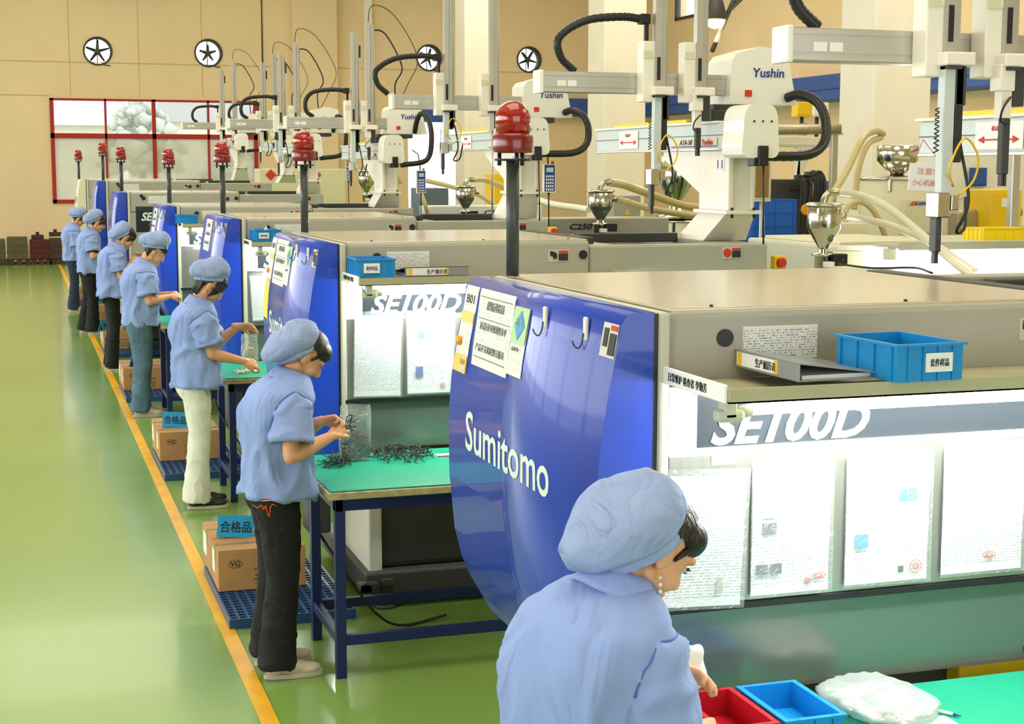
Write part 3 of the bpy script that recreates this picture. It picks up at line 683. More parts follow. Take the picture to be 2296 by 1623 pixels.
# ------------------------------------------------------------------ take-out robots
def rbox(m, *a, b=.03): return m.box(*a, b, 3)
def robot(i):
    Ym = MACH[i][1]; oy = Ym - 7.2
    RX = [3.66, 3.66, 3.70, 3.50, 3.38, 3.72, 3.55][i] - 3.66
    up = [-.05, 0, .05, 0, .09, .16, .26][i]        # extra height of beam against the second robot
    zb = MACH[i][2] - .03
    a1, a2 = [(2.99, 3.22), (3.28, 3.52), (3.14, 3.50), (3.21, 3.369), (3.075, 3.257), (3.413, 3.576), (3.286, 3.489)][i]
    t1, t2 = [(3.5, 3.5), (3.6, 3.6), (3.7, 3.7), (3.547, 3.652), (3.603, 3.725), (3.74, 3.858), (3.87, 4.02)][i]
    bx0 = [2.43, 2.64, 2.73, 2.54, 2.455, 2.9, 2.641][i]
    g1, g2 = [(2.10, 2.2), (2.13, 2.28), (2.28, 1.86), (2.2, 2.3), (2.2, 2.3), (2.3, 2.35), (2.3, 2.35)][i]
    lab = ['nearest take-out robot, cut off by the top right corner', 'large take-out robot with white hood in front of the lit bay lamp', 'third take-out robot, behind the biggest red beacon',
           'fourth take-out robot, tall masts left of the two big ones', 'fifth take-out robot over the far machines', 'sixth take-out robot, thin masts behind the fifth', 'farthest take-out robot, leftmost beam in front of the red window'][i]
    O = Vector((3.66+RX, 7.7+oy, zb)); r = thing('take_out_robot', lab, 'robot', O, 0, 'take-out robots on the machines')
    dx = RX; Z = up + (0 if i else 0)
    def X(x): return x + dx
    def Yy(y): return y + oy
    def B(mb, n, m, p=r):
        return mb.build(n, m, p, O)
    # foot, flange, column
    b = MB(); lo = [(X(3.58), Yy(7.62)), (X(3.84), Yy(7.62)), (X(3.84), Yy(7.98)), (X(3.58), Yy(7.98))]; hi = [(X(3.61), Yy(7.40)), (X(3.78), Yy(7.40)), (X(3.78), Yy(7.74)), (X(3.61), Yy(7.74))]
    A = [b.bm.verts.new((*p, zb)) for p in lo]; C = [b.bm.verts.new((*p, 1.975+Z)) for p in hi]
    b.bm.faces.new(A[::-1]); b.bm.faces.new(C)
    for k in range(4): b.bm.faces.new((A[k], A[(k+1) % 4], C[(k+1) % 4], C[k]))
    B(b, 'foot', 'robot')
    B(MB().box(X(3.59), X(3.80), Yy(7.36), Yy(7.78), 1.97+Z, 1.99+Z, .003), 'flange', 'robot')
    b = MB()
    for k, (bx, by) in enumerate(((3.63, 7.372), (3.76, 7.372), (3.76, 7.76))): b.cyl((X(bx), Yy(by), 1.95+Z), (X(bx), Yy(by), 2.005+Z), .008, seg=8)
    B(b, 'flange_bolt', 'black')
    B(MB().box(X(3.61), X(3.64), Yy(7.38), Yy(7.75), 1.99+Z, 2.31+Z, .006).box(X(3.64), X(3.76), Yy(7.41), Yy(7.72), 1.99+Z, 2.31+Z).box(X(3.745), X(3.765), Yy(7.38), Yy(7.75), 1.99+Z, 2.31+Z, .006), 'column', 'robot')
    B(MB().prism([(Yy(7.75), 2.08+Z), (Yy(7.75), 2.31+Z), (Yy(8.25), 2.31+Z), (Yy(8.25), 2.27+Z)], X(3.612), X(3.63), 'x'), 'gusset', 'robot')
    if i < 3:
        q = B(MB().box(X(3.606), X(3.61), Yy(7.43), Yy(7.53), 2.20+Z, 2.29+Z), 'number_plate', 'white_m')
        o = text('number', '11' if i == 1 else '12', .06, .045, 'ink_blue', q, (X(3.605)-O.x, Yy(7.48)-O.y, 2.235+Z-O.z), '-x')
    # traverse beam
    yl = 9.3
    B(MB().box(X(3.60), X(3.72), Yy(7.35), Yy(yl), 2.315+Z, 2.455+Z, .006), 'traverse_beam', 'robot_blue')
    B(MB().box(X(3.592), X(3.73), Yy(7.5), Yy(yl+.03), 2.455+Z, 2.468+Z, .003), 'beam_lid', 'robot')
    B(MB().box(X(3.597), X(3.6), Yy(7.4), Yy(yl), 2.39+Z, 2.394+Z), 'beam_groove', 'ink_grey')
    B(MB().box(X(3.588), X(3.6), Yy(7.4), Yy(yl), 2.31+Z, 2.325+Z, .003), 'beam_rail', 'alu')
    q = B(MB().box(X(3.64), X(3.70), Yy(8.0), Yy(9.1), 2.468+Z, 2.49+Z, .004), 'cable_tray', 'yellow')
    if i < 5:
        q = B(MB().box(X(3.594), X(3.597), Yy(7.50), Yy(8.1), 2.332+Z, 2.378+Z), 'name_plate', 'cream')
        text('name_text', 'ATA-50', .17, .028, 'ink', q, (X(3.592)-O.x, Yy(7.90)-O.y, 2.357+Z-O.z), '-x', .3)
        text('name_text', 'Yushin', .14, .032, 'ink_red', q, (X(3.592)-O.x, Yy(7.62)-O.y, 2.357+Z-O.z), '-x', .1, .01)
        B(MB().box(X(3.592), X(3.594), Yy(7.5), Yy(8.1), 2.332+Z, 2.337+Z), 'name_underline', 'ink_blue', q)
        q = B(MB().box(X(3.594), X(3.597), Yy(8.6), Yy(8.9), 2.335+Z, 2.44+Z), 'arrow_sign', 'white_m')
        aw = [(Yy(8.62), 2.372+Z), (Yy(8.66), 2.386+Z), (Yy(8.66), 2.375+Z), (Yy(8.84), 2.375+Z), (Yy(8.84), 2.386+Z), (Yy(8.88), 2.372+Z), (Yy(8.84), 2.358+Z), (Yy(8.84), 2.369+Z), (Yy(8.66), 2.369+Z), (Yy(8.66), 2.358+Z)]
        B(MB().prism(aw, X(3.591), X(3.593), 'x'), 'red_arrow', 'ink_red', q)
        text('arrow_text', '机械手', .09, .02, 'ink_red', q, (X(3.592)-O.x, Yy(8.75)-O.y, 2.415+Z-O.z), '-x')
    # lower end hood with connector
    hd = MB(); hp = [(X(3.672)+.099*math.copysign(abs(math.cos(a_))**.55, math.cos(a_))-(.03*min(0, math.sin(a_))*(-1 if math.cos(a_) > 0 else 1)*-1), 2.405+Z+.14*math.copysign(abs(math.sin(a_))**.62, math.sin(a_))) for a_ in np.linspace(0, 2*PI, 28, endpoint=False)]
    hd.prism(hp, Yy(7.14), Yy(7.38), 'y', .018)
    hd = B(hd, 'end_hood', 'white')
    s = MB()
    for k in (3.63, 3.68, 3.73): s.cyl((X(k), Yy(7.132), 2.455+Z), (X(k), Yy(7.142), 2.455+Z), .005, seg=8)
    B(s, 'hood_screw', 'black', hd)
    B(MB().box(X(3.655), X(3.71), Yy(7.12), Yy(7.16), 2.225+Z, 2.33+Z, .006).box(X(3.635), X(3.72), Yy(7.14), Yy(7.22), 2.225+Z, 2.275+Z, .006), 'connector', 'black', hd)
    # carriage and hood
    cy = Yy(7.72) + (.62 if i == 0 else 0)
    B(MB().box(X(3.62), X(3.98), cy-.12, cy+.16, 2.52+Z, 2.56+Z, .006).box(X(3.6), X(3.74), cy-.14, cy+.14, 2.468+Z, 2.53+Z, .006), 'carriage', 'grey_d')
    uh = MB(); k = [(X(3.72), 2.562+Z), (X(3.735), 2.80+Z), (X(3.76), 2.835+Z), (X(3.9), 2.875+Z), (X(3.97), 2.872+Z), (X(4.07), 2.84+Z), (X(4.135), 2.562+Z)]
    uh.prism(k, cy-.10, cy+.2, 'y', .02); uh = B(uh, 'robot_hood', 'white')
    text('hood_text', 'Yushin', .19, .05, 'ink_blue', uh, (X(3.955)-O.x, cy-.104-O.y, 2.735+Z-O.z), '-y', .1, .012)
    B(MB().box(X(3.815), X(3.855), cy-.106, cy-.1, 2.605+Z, 2.64+Z), 'indicator', 'ink_red', uh)
    # kick beam along the machine
    yb0, yb1 = cy-.05, cy+.05
    B(MB().box(X(bx0-dx)+.0+.02, X(3.78), yb0, yb1, 2.612+Z, 2.722+Z, .004).box(bx0+.02, X(3.72), yb0-.004, yb0, 2.64+Z, 2.643+Z).box(bx0+.02, X(3.72), yb0-.004, yb0, 2.70+Z, 2.703+Z), 'kick_beam', 'alu')
    B(MB().box(bx0, bx0+.025, yb0-.006, yb1+.006, 2.606+Z, 2.728+Z, .006), 'beam_end_cap', 'white')
    B(MB().box(bx0+.1, bx0+.15, yb0-.003, yb0-.001, 2.645+Z, 2.675+Z).box(bx0+.16, bx0+.21, yb0-.003, yb0-.001, 2.645+Z, 2.675+Z), 'beam_label', 'white_m')
    # two vertical arms
    for n_, (ax_, tz_, gz, main) in enumerate(((a1, t1, g1, True), (a2, t2, g2, False))):
        wv = .07 if main else .05
        B(rbox(MB(), ax_-.085, ax_-.015, yb0-.085, yb0-.0, 2.565+Z, 2.885+Z, b=.006).box(ax_-.085, ax_-.02, yb0-.087, yb0-.084, 2.80+Z, 2.84+Z), 'arm_block', 'robot')
        B(MB().box(ax_-.082, ax_-.03, yb0-.0885, yb0-.0865, 2.795+Z, 2.835+Z), 'block_label', 'cream')
        B(MB().box(ax_-.02, ax_+.015, yb0-.10, yb0-.055, 2.62+Z, tz_).box(ax_+.022, ax_+.05, yb0-.08, yb0-.02, 2.6+Z, tz_-.02).cyl((ax_+.062, yb0-.05, 2.6+Z), (ax_+.062, yb0-.05, tz_-.05), .006, seg=8), 'mast', 'alu')
        B(MB().box(ax_+.0155, ax_+.0215, yb0-.08, yb0-.06, 2.6+Z, tz_-.03).box(ax_-.01, ax_+.008, yb0-.104, yb0-.1, 2.68+Z, 2.80+Z), 'drive_belt', 'black')
        B(MB().box(ax_-.04, ax_+.075, yb0-.14, yb0-.02, 2.60+Z, 2.645+Z, .006), 'arm_clamp', 'robot')
        B(MB().box(ax_-.03, ax_+.02, yb0-.145, yb0-.09, 2.588+Z, 2.6+Z).box(ax_+.01, ax_+.055, yb0-.12, yb0-.06, 2.47+Z, 2.6+Z, .004), 'sensor_block', 'grey_d')
        if main:
            B(MB().box(ax_-.03, ax_+.012, yb0-.12, yb0-.08, gz+Z, 2.6+Z, .003), 'lower_arm', 'robot_blue')
            B(MB().box(ax_+.015, ax_+.045, yb0-.12, yb0-.08, gz+.18+Z, 2.6+Z, .003), 'cable_chain', 'rubber')
            B(MB().box(ax_-.055, ax_-.005, yb0-.14, yb0-.07, gz-.005+Z, gz+.08+Z, .004).box(ax_-.0, ax_+.03, yb0-.14, yb0-.09, gz+.02+Z, gz+.07+Z, .003), 'gripper_wrist', 'chrome')
            B(MB().box(ax_-.05, ax_-.028, yb0-.13, yb0-.09, gz-.12+Z, gz-.005+Z, .003).box(ax_-.046, ax_-.04, yb0-.12, yb0-.1, gz-.16+Z, gz-.12+Z).box(ax_-.036, ax_-.03, yb0-.12, yb0-.1, gz-.16+Z, gz-.12+Z), 'gripper', 'grey_d')
            co = MB(); pts = [(ax_-.055+.008*math.cos(t*1.6), yb0-.12+.008*math.sin(t*1.6), 2.46+Z-.004*t) for t in range(38)]; co.tube(pts, .0025, 5); B(co, 'coiled_air_line', 'rubber')
            if i < 3: B(MB().tube(spline([(ax_+.03, yb0-.1, gz+.1+Z), (ax_-.02, yb0-.15, gz+.16+Z), (ax_+.02, yb0-.17, gz+.26+Z), (ax_+.09, yb0-.15, gz+.2+Z), (ax_+.09, yb0-.13, gz+.12+Z), (ax_+.04, yb0-.12, gz+.07+Z)], 6), .004, 6), 'air_line', 'yellow')
            B(MB().tube(spline([(ax_+.05, yb0-.1, gz+.25+Z), (ax_+.08, yb0-.12, gz+.05+Z), (ax_+.02+.03, yb0-.1, gz-.05+Z), (ax_+.11, yb0-.06, gz-.04+Z), (ax_+.15, yb0, gz+.06+Z)], 6), .006, 6), 'air_line', 'rubber')
        elif i == 2:
            B(MB().cyl((ax_, yb0-.1, 1.87), (ax_, yb0-.1, 2.6+Z), .007, seg=10).box(ax_-.03, ax_+.01, yb0-.12, yb0-.08, 2.45+Z, 2.6+Z, .004), 'lower_arm', 'alu')
        else:
            B(MB().box(ax_-.05, ax_+.01, yb0-.13, yb0-.07, 2.52+Z, 2.61+Z, .004).box(ax_-.035, ax_+.005, yb0-.12, yb0-.08, 2.43+Z, 2.52+Z), 'lower_arm', 'robot')
            B(MB().box(ax_-.025, ax_+.005, yb0-.12, yb0-.09, gz+.04+Z, 2.43+Z, .004).box(ax_-.02, ax_-.012, yb0-.115, yb0-.095, gz+Z, gz+.04+Z).box(ax_-.007, ax_+.001, yb0-.115, yb0-.095, gz+Z, gz+.04+Z), 'gripper', 'grey_d')
            B(MB().tube(spline([(ax_, yb0-.12, 2.50+Z), (ax_-.05, yb0-.15, 2.46+Z), (ax_-.05, yb0-.14, 2.42+Z), (ax_-.01, yb0-.12, 2.41+Z)], 5), .004, 6), 'air_line', 'rubber')
    # ribbed black hoses
    hx = a1 - .08; hz = 3.0 + Z + (.0 if i < 3 else -.02)
    sp = .42 if i < 3 else .36
    pts = spline([(hx+.02, yb0-.03, hz), (hx-.1, yb0-.02, hz+.012), (hx-.30, yb0+.0, hz-.012), (hx-.44*sp/.42, yb0+.02, hz-.10), (hx-.43*sp/.42, yb0+.03, hz-.20), (hx-.35*sp/.42, yb0+.03, 2.725+Z)], 12 if i < 3 else 6)
    B(MB().tube(pts, .0215, 12, ribs=.06 if i < 3 else 0), 'beam_hose', 'rubber')
    B(MB().box(hx-.01, hx+.05, yb0-.06, yb0+.0, hz-.025, hz+.03, .008).box(hx+.02, hx+.04, yb0-.05, yb0-.03, 2.88+Z, hz), 'hose_bracket', 'black')
    pts = spline([(X(4.06), cy-.12, 2.60+Z), (X(4.10), cy-.2, 2.615+Z), (X(4.15), cy-.3, 2.57+Z), (X(4.17), cy-.36, 2.47+Z), (X(4.13), cy-.42, 2.35+Z), (X(4.0), cy-.48, 2.285+Z), (X(3.72), cy-.52, 2.275+Z)], 12 if i < 3 else 5)
    if i in (3, 4, 5, 6):
        pts = spline([(X(4.0), cy-.12, 2.58+Z), (X(4.0), cy-.2, 2.68+Z), (X(4.02), cy-.3, 2.76+Z), (X(4.08), cy-.36, 2.7+Z), (X(4.1), cy-.40, 2.5+Z), (X(4.04), cy-.42, 2.3+Z), (X(3.76), cy-.5, 2.25+Z)], 6)
    B(MB().tube(pts, .026, 12, ribs=.05 if i < 3 else 0), 'main_hose', 'rubber')
    # thin cables over the sub mast on the far robots
    if i >= 3:
        for k, (wx, wz) in enumerate(((.52, .12), (.36, -.02))):
            pts = spline([(a2, yb0-.05, t2-.05-.08*k), (a2+.06, yb0, t2+.05+wz-.1*k), (a2+wx*.55, yb0, t2+.02+wz*.5-.12*k), (a2+wx, yb0, t2-.32-.1*k), (a2+wx*.8, yb0, t2-.6), (a2+.3, yb0, 2.82+Z)], 8)
            B(MB().tube(pts, .0045 if k == 0 else .008, 6), 'air_line', 'rubber')
        B(MB().box(a1+.07, a1+.085, yb0-.06, yb0-.03, t1-.24, t1-.12, .004), 'limit_switch', 'black')
    if i in (1, 2):   # cable hanging to the emergency button
        B(MB().cyl((X(3.70), Yy(7.14), zb+.0), (X(3.69), Yy(7.14), 2.23+Z), .005, seg=6), 'power_cable', 'rubber')
    return r
for i in range(7): robot(i)
# hanging hand pendants
for k, (u0, v0, u1, v1, y, lb) in enumerate(((1217, 368, 1244, 432, 11.0, 'blue hand pendant with keypad hanging left of the big robot'), (933, 382, 954, 433, 14.7, 'blue hand pendant wrapped in film beside the fourth robot'), (775, 365, 787, 405, 18.4, 'small blue hand pendant hanging by the fifth robot'))):
    p, q = at_y(u0, v0, y), at_y(u1, v1, y); w, h = q.x-p.x, p.z-q.z; r = thing('hand_pendant', lb, 'remote control', ((p.x+q.x)/2, y, q.z))
    MB().box(-w/2, w/2, -.02, .02, 0, h, .005).build('case', 'white', r)
    MB().box(-w*.42, w*.42, -.023, -.02, .01, h-.006, .002).build('face_plate', 'ink_blue', r)
    MB().box(-w*.28, w*.28, -.025, -.022, h*.72, h*.88).build('display', 'green_print', r)
    b = MB()
    for a in range(4):
        for c in range(5): b.box(-w*.32+a*w*.17, -w*.32+a*w*.17+w*.1, -.026, -.022, h*.08+c*h*.115, h*.08+c*h*.115+h*.07)
    b.build('keypad', 'white_m', r)
    MB().cyl((w*.3, 0, h), (w*.3, 0, h+.022), .011).build('stop_button', 'ink_red', r)
    MB().tube([(0, 0, 0), (0, 0, -.03), (.002, 0, -.3)], [.012, .006, .004]).build('lead', 'rubber', r)
    MB().tube([(0, .02, h), (0, .03, h+.06), (-.02, .03, h+.16), (-.08, .02, h+.2)], .006).build('hook', 'black', r)
# emergency stop boxes
for k, (u, v, y, lb) in enumerate(((1239, 518, 10.6, 'yellow emergency stop box with a red button behind the biggest beacon'), (1746, 588, 7.35, 'yellow emergency stop box with a red button right of the second machine'))):
    p = at_y(u, v, y); r = thing('emergency_stop', lb, 'button', p)
    s = .03 if k == 0 else .035
    MB().box(-s, s, -.02, .03, -s*1.0, s, .005).build('box', 'yellow', r)
    MB().cyl((0, -.02, 0), (0, -.045, 0), s*.7).build('button', 'ink_red', r)
    MB().box(-.02, .02, -.0, .03, -.3, -s).build('bracket', 'grey_d', r)
# ------------------------------------------------------------------ hopper loaders
def hopper(i, yy, u, vt, vb, label, pos=None):
    p = pos or at_y(u, vb, yy); h = 1.0; zt = at_y(u, vt, yy).z; z0 = p.z; H = zt - z0
    r = thing('hopper_loader', label, 'hopper', p, 0, 'stainless hopper loaders'); R = .105
    MB().lathe([(R*.26, H*.28), (R*.28, H*.32), (R*.93, H*.61), (R*.96, H*.63), (R*.96, H*.98), (R*.9, H)], seg=28).build('hopper_shell', 'chrome', r)
    MB().lathe([(R*1.1, H*.975), (R*1.12, H*.985), (R*1.12, H), (R*.9, H+.012)], seg=28).build('hopper_lid', 'chrome', r)
    for a in (-2.4, -1.2, 0.1): MB().box(R*.98*math.cos(a)-.01, R*.98*math.cos(a)+.01, R*.98*math.sin(a)-.012, R*.98*math.sin(a)+.01, H*.84, H*.95, .003).build('clamp', 'chrome', r)
    MB().ico((.01, -R*.60, H*.50), (.022, .02, .034), 2).build('sight_glass', 'amber', r)
    MB().lathe([(R*.5, -.0), (R*.5, H*.2), (R*.66, H*.2), (R*.66, H*.24), (R*.3, H*.25), (R*.3, H*.30)], seg=20).build('loader_neck', 'chrome', r)
    MB().box(.02, .11, -.1, -.02, H*.05, H*.24, .006).build('sensor_box', 'black', r)
    MB().box(-.03, .02, -.105, -.05, H*.03, H*.12, .003).build('sensor_label', 'white_m', r)
    MB().cyl((.075, -.101, H*.15), (.075, -.106, H*.15), .005).build('status_lamp', 'ink_red', r)
    MB().tube(spline([(-.01, 0, H), (.0, 0, H+.035), (.03, 0, H+.065), (.085, 0, H+.07)], 5), .022, 12).build('elbow', 'chrome', r)
    MB().cyl((R*.9, 0, H*.82), (R*1.35, 0, H*.81), .018, .022, 12).build('side_port', 'chrome', r)
    return r, p, H
HP = []
for i, (y, u, vt, vb, lb) in enumerate(((8.1, 1845, 458, 602, 'stainless hopper with cone, nearest, right of the blue crates'), (11.6, 1346, 428, 523, 'stainless hopper with cone between the two large robots'), (15.3, 1044, 418, 490, 'small stainless hopper left of the biggest beacon'), (19.4, 822, 383, 452, 'tiny far stainless hopper between the far robots'))):
    HP.append(hopper(i, y, u, vt, vb, lb))
# hoses from the hoppers
def hose(label, pts, r, m='hose', ribs=0., n=14, group='pale feed hoses'):
    return tag(MB().tube(spline(pts, n), r, 12, ribs=ribs).build('feed_hose', m), label, 'hose', group)
_, p, H = HP[0]
A = lambda u, v, y: tuple(at_y(u, v, y))
hose('clear ribbed hose arching from the top of the nearest hopper to lower right', [(p.x+.07, p.y, p.z+H+.07), A(1920, 437, 8.3), A(1985, 462, 8.2), A(2060, 520, 8.0), A(2130, 580, 7.8), A(2190, 625, 7.5)], .024, 'hose_w', .07, 26)
hose('clear ribbed hose running from the side of the nearest hopper', [(p.x+.12, p.y, p.z+H*.81), A(1940, 492, 8.35), A(2010, 510, 8.4), A(2090, 545, 8.4), A(2160, 590, 8.2), A(2235, 640, 7.8)], .022, 'hose_w', .07, 26)
_, p, H = HP[1]
hose('beige hose leaving the top of the middle hopper towards the robot foot', [(p.x+.07, p.y, p.z+H+.07), A(1400, 415, 12.1), A(1470, 440, 12.3), A(1540, 462, 12.6), A(1620, 470, 12.8), A(1690, 500, 12.6), A(1740, 560, 12.2), A(1775, 640, 12)], .034)
hose('beige hose leaving the side of the middle hopper', [(p.x+.12, p.y, p.z+H*.81), A(1400, 452, 12.1), A(1460, 468, 12.2), A(1540, 482, 12.4), A(1600, 490, 12.6)], .03)
_, p, H = HP[2]
hose('beige hose from the small hopper left of the biggest beacon', [(p.x+.07, p.y, p.z+H+.07), A(1085, 403, 15.8), A(1130, 420, 16), A(1180, 445, 16.2)], .03)
hose('lower beige hose passing behind the biggest beacon', [A(955, 405, 16.2), A(1010, 418, 16.2), A(1075, 438, 16.2), A(1130, 470, 16.2), A(1200, 480, 16.2)], .026)
hose('long pale hose crossing towards the middle hopper', [A(1195, 445, 14.2), A(1240, 458, 14), A(1290, 465, 13.8), A(1320, 470, 13.6)], .032, 'hose_w')
_, p, H = HP[3]
hose('short beige hose at the tiny far hopper', [(p.x+.07, p.y, p.z+H+.06), A(850, 372, 19.5), A(880, 385, 19.6), A(900, 410, 19.6)], .034)
hose('beige hose standing by the fourth robot, running down right', [A(938, 420, 15.2), A(950, 450, 15), A(960, 480, 15)], .022)
# pair of hoses climbing to the drier hopper at the right
hose('tan hose climbing to the hopper above the large drier', [A(1760, 655, 10.5), A(1810, 560, 10.5), A(1860, 450, 10.6), A(1900, 380, 10.8), A(1935, 310, 11), A(1962, 294, 11.2), A(1980, 300, 11.3)], .028)
hose('second tan hose beside the one climbing to the large drier', [A(1915, 470, 11), A(1925, 380, 11), A(1945, 325, 11.1), A(1975, 308, 11.3)], .026)
hose('looped pale hose beside the large drier', [A(1895, 500, 10.8), A(1900, 465, 10.8), A(1930, 452, 10.8), A(1960, 475, 10.8), A(1985, 530, 10.8), A(1990, 560, 10.8)], .024)
# ------------------------------------------------------------------ background plant at the right
def drier(u0, u1, vt, y, label, zb=0., hop=None, text_v=None, htxt=.05):
    p, q = at_y(u0, vt, y), at_y(u1, vt, y); R = (q.x-p.x)/2; zt = p.z; c = Vector(((p.x+q.x)/2, y, 0))
    r = thing('material_drier', label, 'drier', c)
    MB().lathe([(R*.96, .25), (R, .26), (R, zt-.012), (R*.97, zt)], seg=40).build('drum', 'cream', r)
    MB().lathe([(R*1.04, zt-.004), (R*1.05, zt+.008), (R*.9, zt+.02), (R*.3, zt+.035)], seg=40).build('lid', 'chrome', r)
    for a in (-2.3, -.85, .6, 2.2): MB().box(R*1.0*math.cos(a)-.015, R*math.cos(a)+.015, R*math.sin(a)-.015, R*math.sin(a)+.015, zt-.1, zt, .004).build('clamp', 'chrome', r)
    for a in (.8, 2.3, 3.9, 5.5): MB().box(R*.8*math.cos(a)-.03, R*.8*math.cos(a)+.03, R*.8*math.sin(a)-.03, R*.8*math.sin(a)+.03, 0, .26).build('leg', 'cream', r)
    if hop:
        hz = zt+.03; HR = R*.55
        MB().lathe([(HR*.3, hz), (HR, hz+.13), (HR, hz+hop), (HR*.95, hz+hop+.01)], seg=28).build('upper_hopper', 'chrome', r)
    pl = MB().box(-R*.4, R*.6, -R-.02, -R*.7, zt-.45, zt-.17, .004).build('front_plate', 'cream', r)
    zt2 = text_v if text_v else zt-.22
    text('plate_text', 'KAWATA', R*.56, htxt, 'ink_blue', pl, (R*.22, -R-.022, zt2), '-y', .0, .04)
    b = MB()
    for k in range(3): b.prism([(-R*.26+k*.02, zt2-htxt/2), (-R*.22+k*.02, zt2-htxt/2), (-R*.13+k*.02, zt2+htxt/2), (-R*.17+k*.02, zt2+htxt/2)], -R-.024, -R-.021, 'y')
    b.build('plate_mark', 'ink_red', pl)
    return r
drier(1938, 2082, 402, 11.5, 'large cream drier drum with a stainless hopper on top, right background', hop=.25, text_v=at_y(2040, 456, 11.25).z, htxt=.035)
drier(1482, 1566, 497, 14.2, 'low cream drier partly hidden behind the big robot column', hop=.0, text_v=at_y(1540, 509, 14).z, htxt=.035)
p = at_y(1515, 470, 14.2)
r = thing('steel_hopper', 'stainless hopper behind the cables of the big robot', 'hopper', (p.x, 14.2, 1.72))
MB().lathe([(.05, .12), (.05, .16), (.17, .34), (.17, .62), (.15, .63)], seg=28).build('shell', 'chrome', r)
MB().lathe([(.2, 0.), (.2, .03), (.08, .05), (.08, .13)], seg=24).build('seat', 'chrome', r)
# second-row machine with a lit lamp, seen over the nearest machine
r = thing('rear_row_machine', 'machine of the next row with a lit tube lamp under its shelf, far right', 'machine', (5.25, 9.1, 0))
MB().box(0, 3.2, .0, 1.3, .3, 1.70, .02).build('housing', 'trim', r)
MB().box(.3, 3.1, -.32, .0, 1.69, 1.715, .004).box(.3, 3.1, -.33, -.31, 1.68, 1.73).build('lamp_shelf', 'grey', r)
MB().cyl((.34, -.2, 1.635), (1.62, -.2, 1.635), .017).build('lamp_tube', 'tube', r)
MB().box(.27, .34, -.23, -.17, 1.61, 1.69, .006).build('lamp_holder', 'trim', r); MB().box(1.62, 1.68, -.23, -.17, 1.61, 1.69, .006).build('lamp_holder', 'trim', r)
MB().box(.1, 3.1, -.012, 0, 1.0, 1.62).build('door_panel', 'white_m', r)
MB().box(.1, .9, .1, 1.2, 1.70, 1.722, .004).box(0, .25, -.05, .1, 1.4, 1.66, .005).build('top_cover', 'cream', r)
MB().box(.0, 3.2, .05, 1.2, .0, .3).build('base', 'grey_d', r)
def tray(name, label, c, w, d, h, m, rz=0., group=None, ribs=2, lab=None, lip=.008, th=.006, cat='bin', taper=.0):
    r = thing(name, label, cat, c, rz, group); b = MB()
    b.box(-w/2, w/2, -d/2, d/2, 0, th)
    b.box(-w/2, -w/2+th, -d/2, d/2, th, h).box(w/2-th, w/2, -d/2, d/2, th, h).box(-w/2+th, w/2-th, -d/2, -d/2+th, th, h).box(-w/2+th, w/2-th, d/2-th, d/2, th, h)
    b.build('body', m, r)
    b = MB(); l = lip
    b.box(-w/2-l, w/2+l, -d/2-l, -d/2, h-.006, h).box(-w/2-l, w/2+l, d/2, d/2+l, h-.006, h).box(-w/2-l, -w/2, -d/2, d/2, h-.006, h).box(w/2, w/2+l, -d/2, d/2, h-.006, h)
    b.build('rim', m, r)
    b = MB()
    for k in range(ribs+2):
        x = -w/2 + .03 + (w-.06)*k/(ribs+1)
        if not (lab and abs(x) < lab[0]*.6 and False): b.box(x-.002, x+.002, -d/2-.005, -d/2, 0, h).box(x-.002, x+.002, d/2, d/2+.005, 0, h)
        y = -d/2 + .02 + (d-.04)*k/(ribs+1); b.box(-w/2-.005, -w/2, y-.002, y+.002, 0, h).box(w/2, w/2+.005, y-.002, y+.002, 0, h)
    tag(b.build('rib', m, r), kind='stuff')
    if lab:
        q = MB().box(-lab[0]/2+lab[2], lab[0]/2+lab[2], -d/2-.009, -d/2-.005, h*.5-lab[1]/2, h*.5+lab[1]/2).build('label_card', 'white_m', r)
        text('label_text', '套件样品', lab[0]*.7, lab[1]*.42, 'ink', q, (lab[2], -d/2-.0105, h*.5), '-y')
    return r
def binder(label, c, rz, group=None):
    r = thing('ring_binder', label, 'binder', c, rz, group); L, D, T = .31, .24, .045    # spine along x at y=-D/2
    MB().box(-L/2, L/2, -D/2, D/2, 0, .003).build('lower_board', 'grey_b', r)
    MB().box(-L/2, L/2, -D/2, -D/2+.003, 0, T, .001).build('spine', 'grey_b', r)
    b = MB(); vs = [(-L/2, -D/2, T), (L/2, -D/2, T), (L/2, D/2, .012), (-L/2, D/2, .012)]
    A = [b.bm.verts.new(v) for v in vs]; C = [b.bm.verts.new((v[0], v[1], v[2]-.003)) for v in vs]; b.bm.faces.new(A); b.bm.faces.new(C[::-1])
    for k in range(4): b.bm.faces.new((A[k], A[(k+1) % 4], C[(k+1) % 4], C[k]))
    b.build('upper_board', 'grey_b', r)
    MB().box(-L/2+.01, L/2-.02, -D/2+.02, D/2-.02, .003, .012).build('papers', 'white_m', r)
    s = MB().box(-L/2+.01, L/2-.1, -D/2-.0015, -D/2, .006, T-.006).build('spine_label', 'white_m', r)
    MB().box(-L/2+.015, -L/2+.035, -D/2-.0022, -D/2-.0015, .006, T-.006).build('yellow_band', 'yellow', s); MB().box(L/2-.115, L/2-.1, -D/2-.0022, -D/2-.0015, .006, T-.006).build('yellow_band', 'yellow', s)
    text('spine_text', '生产履历表', .1, .022, 'ink', s, (.0, -D/2-.0025, T/2), '-y')
    return r
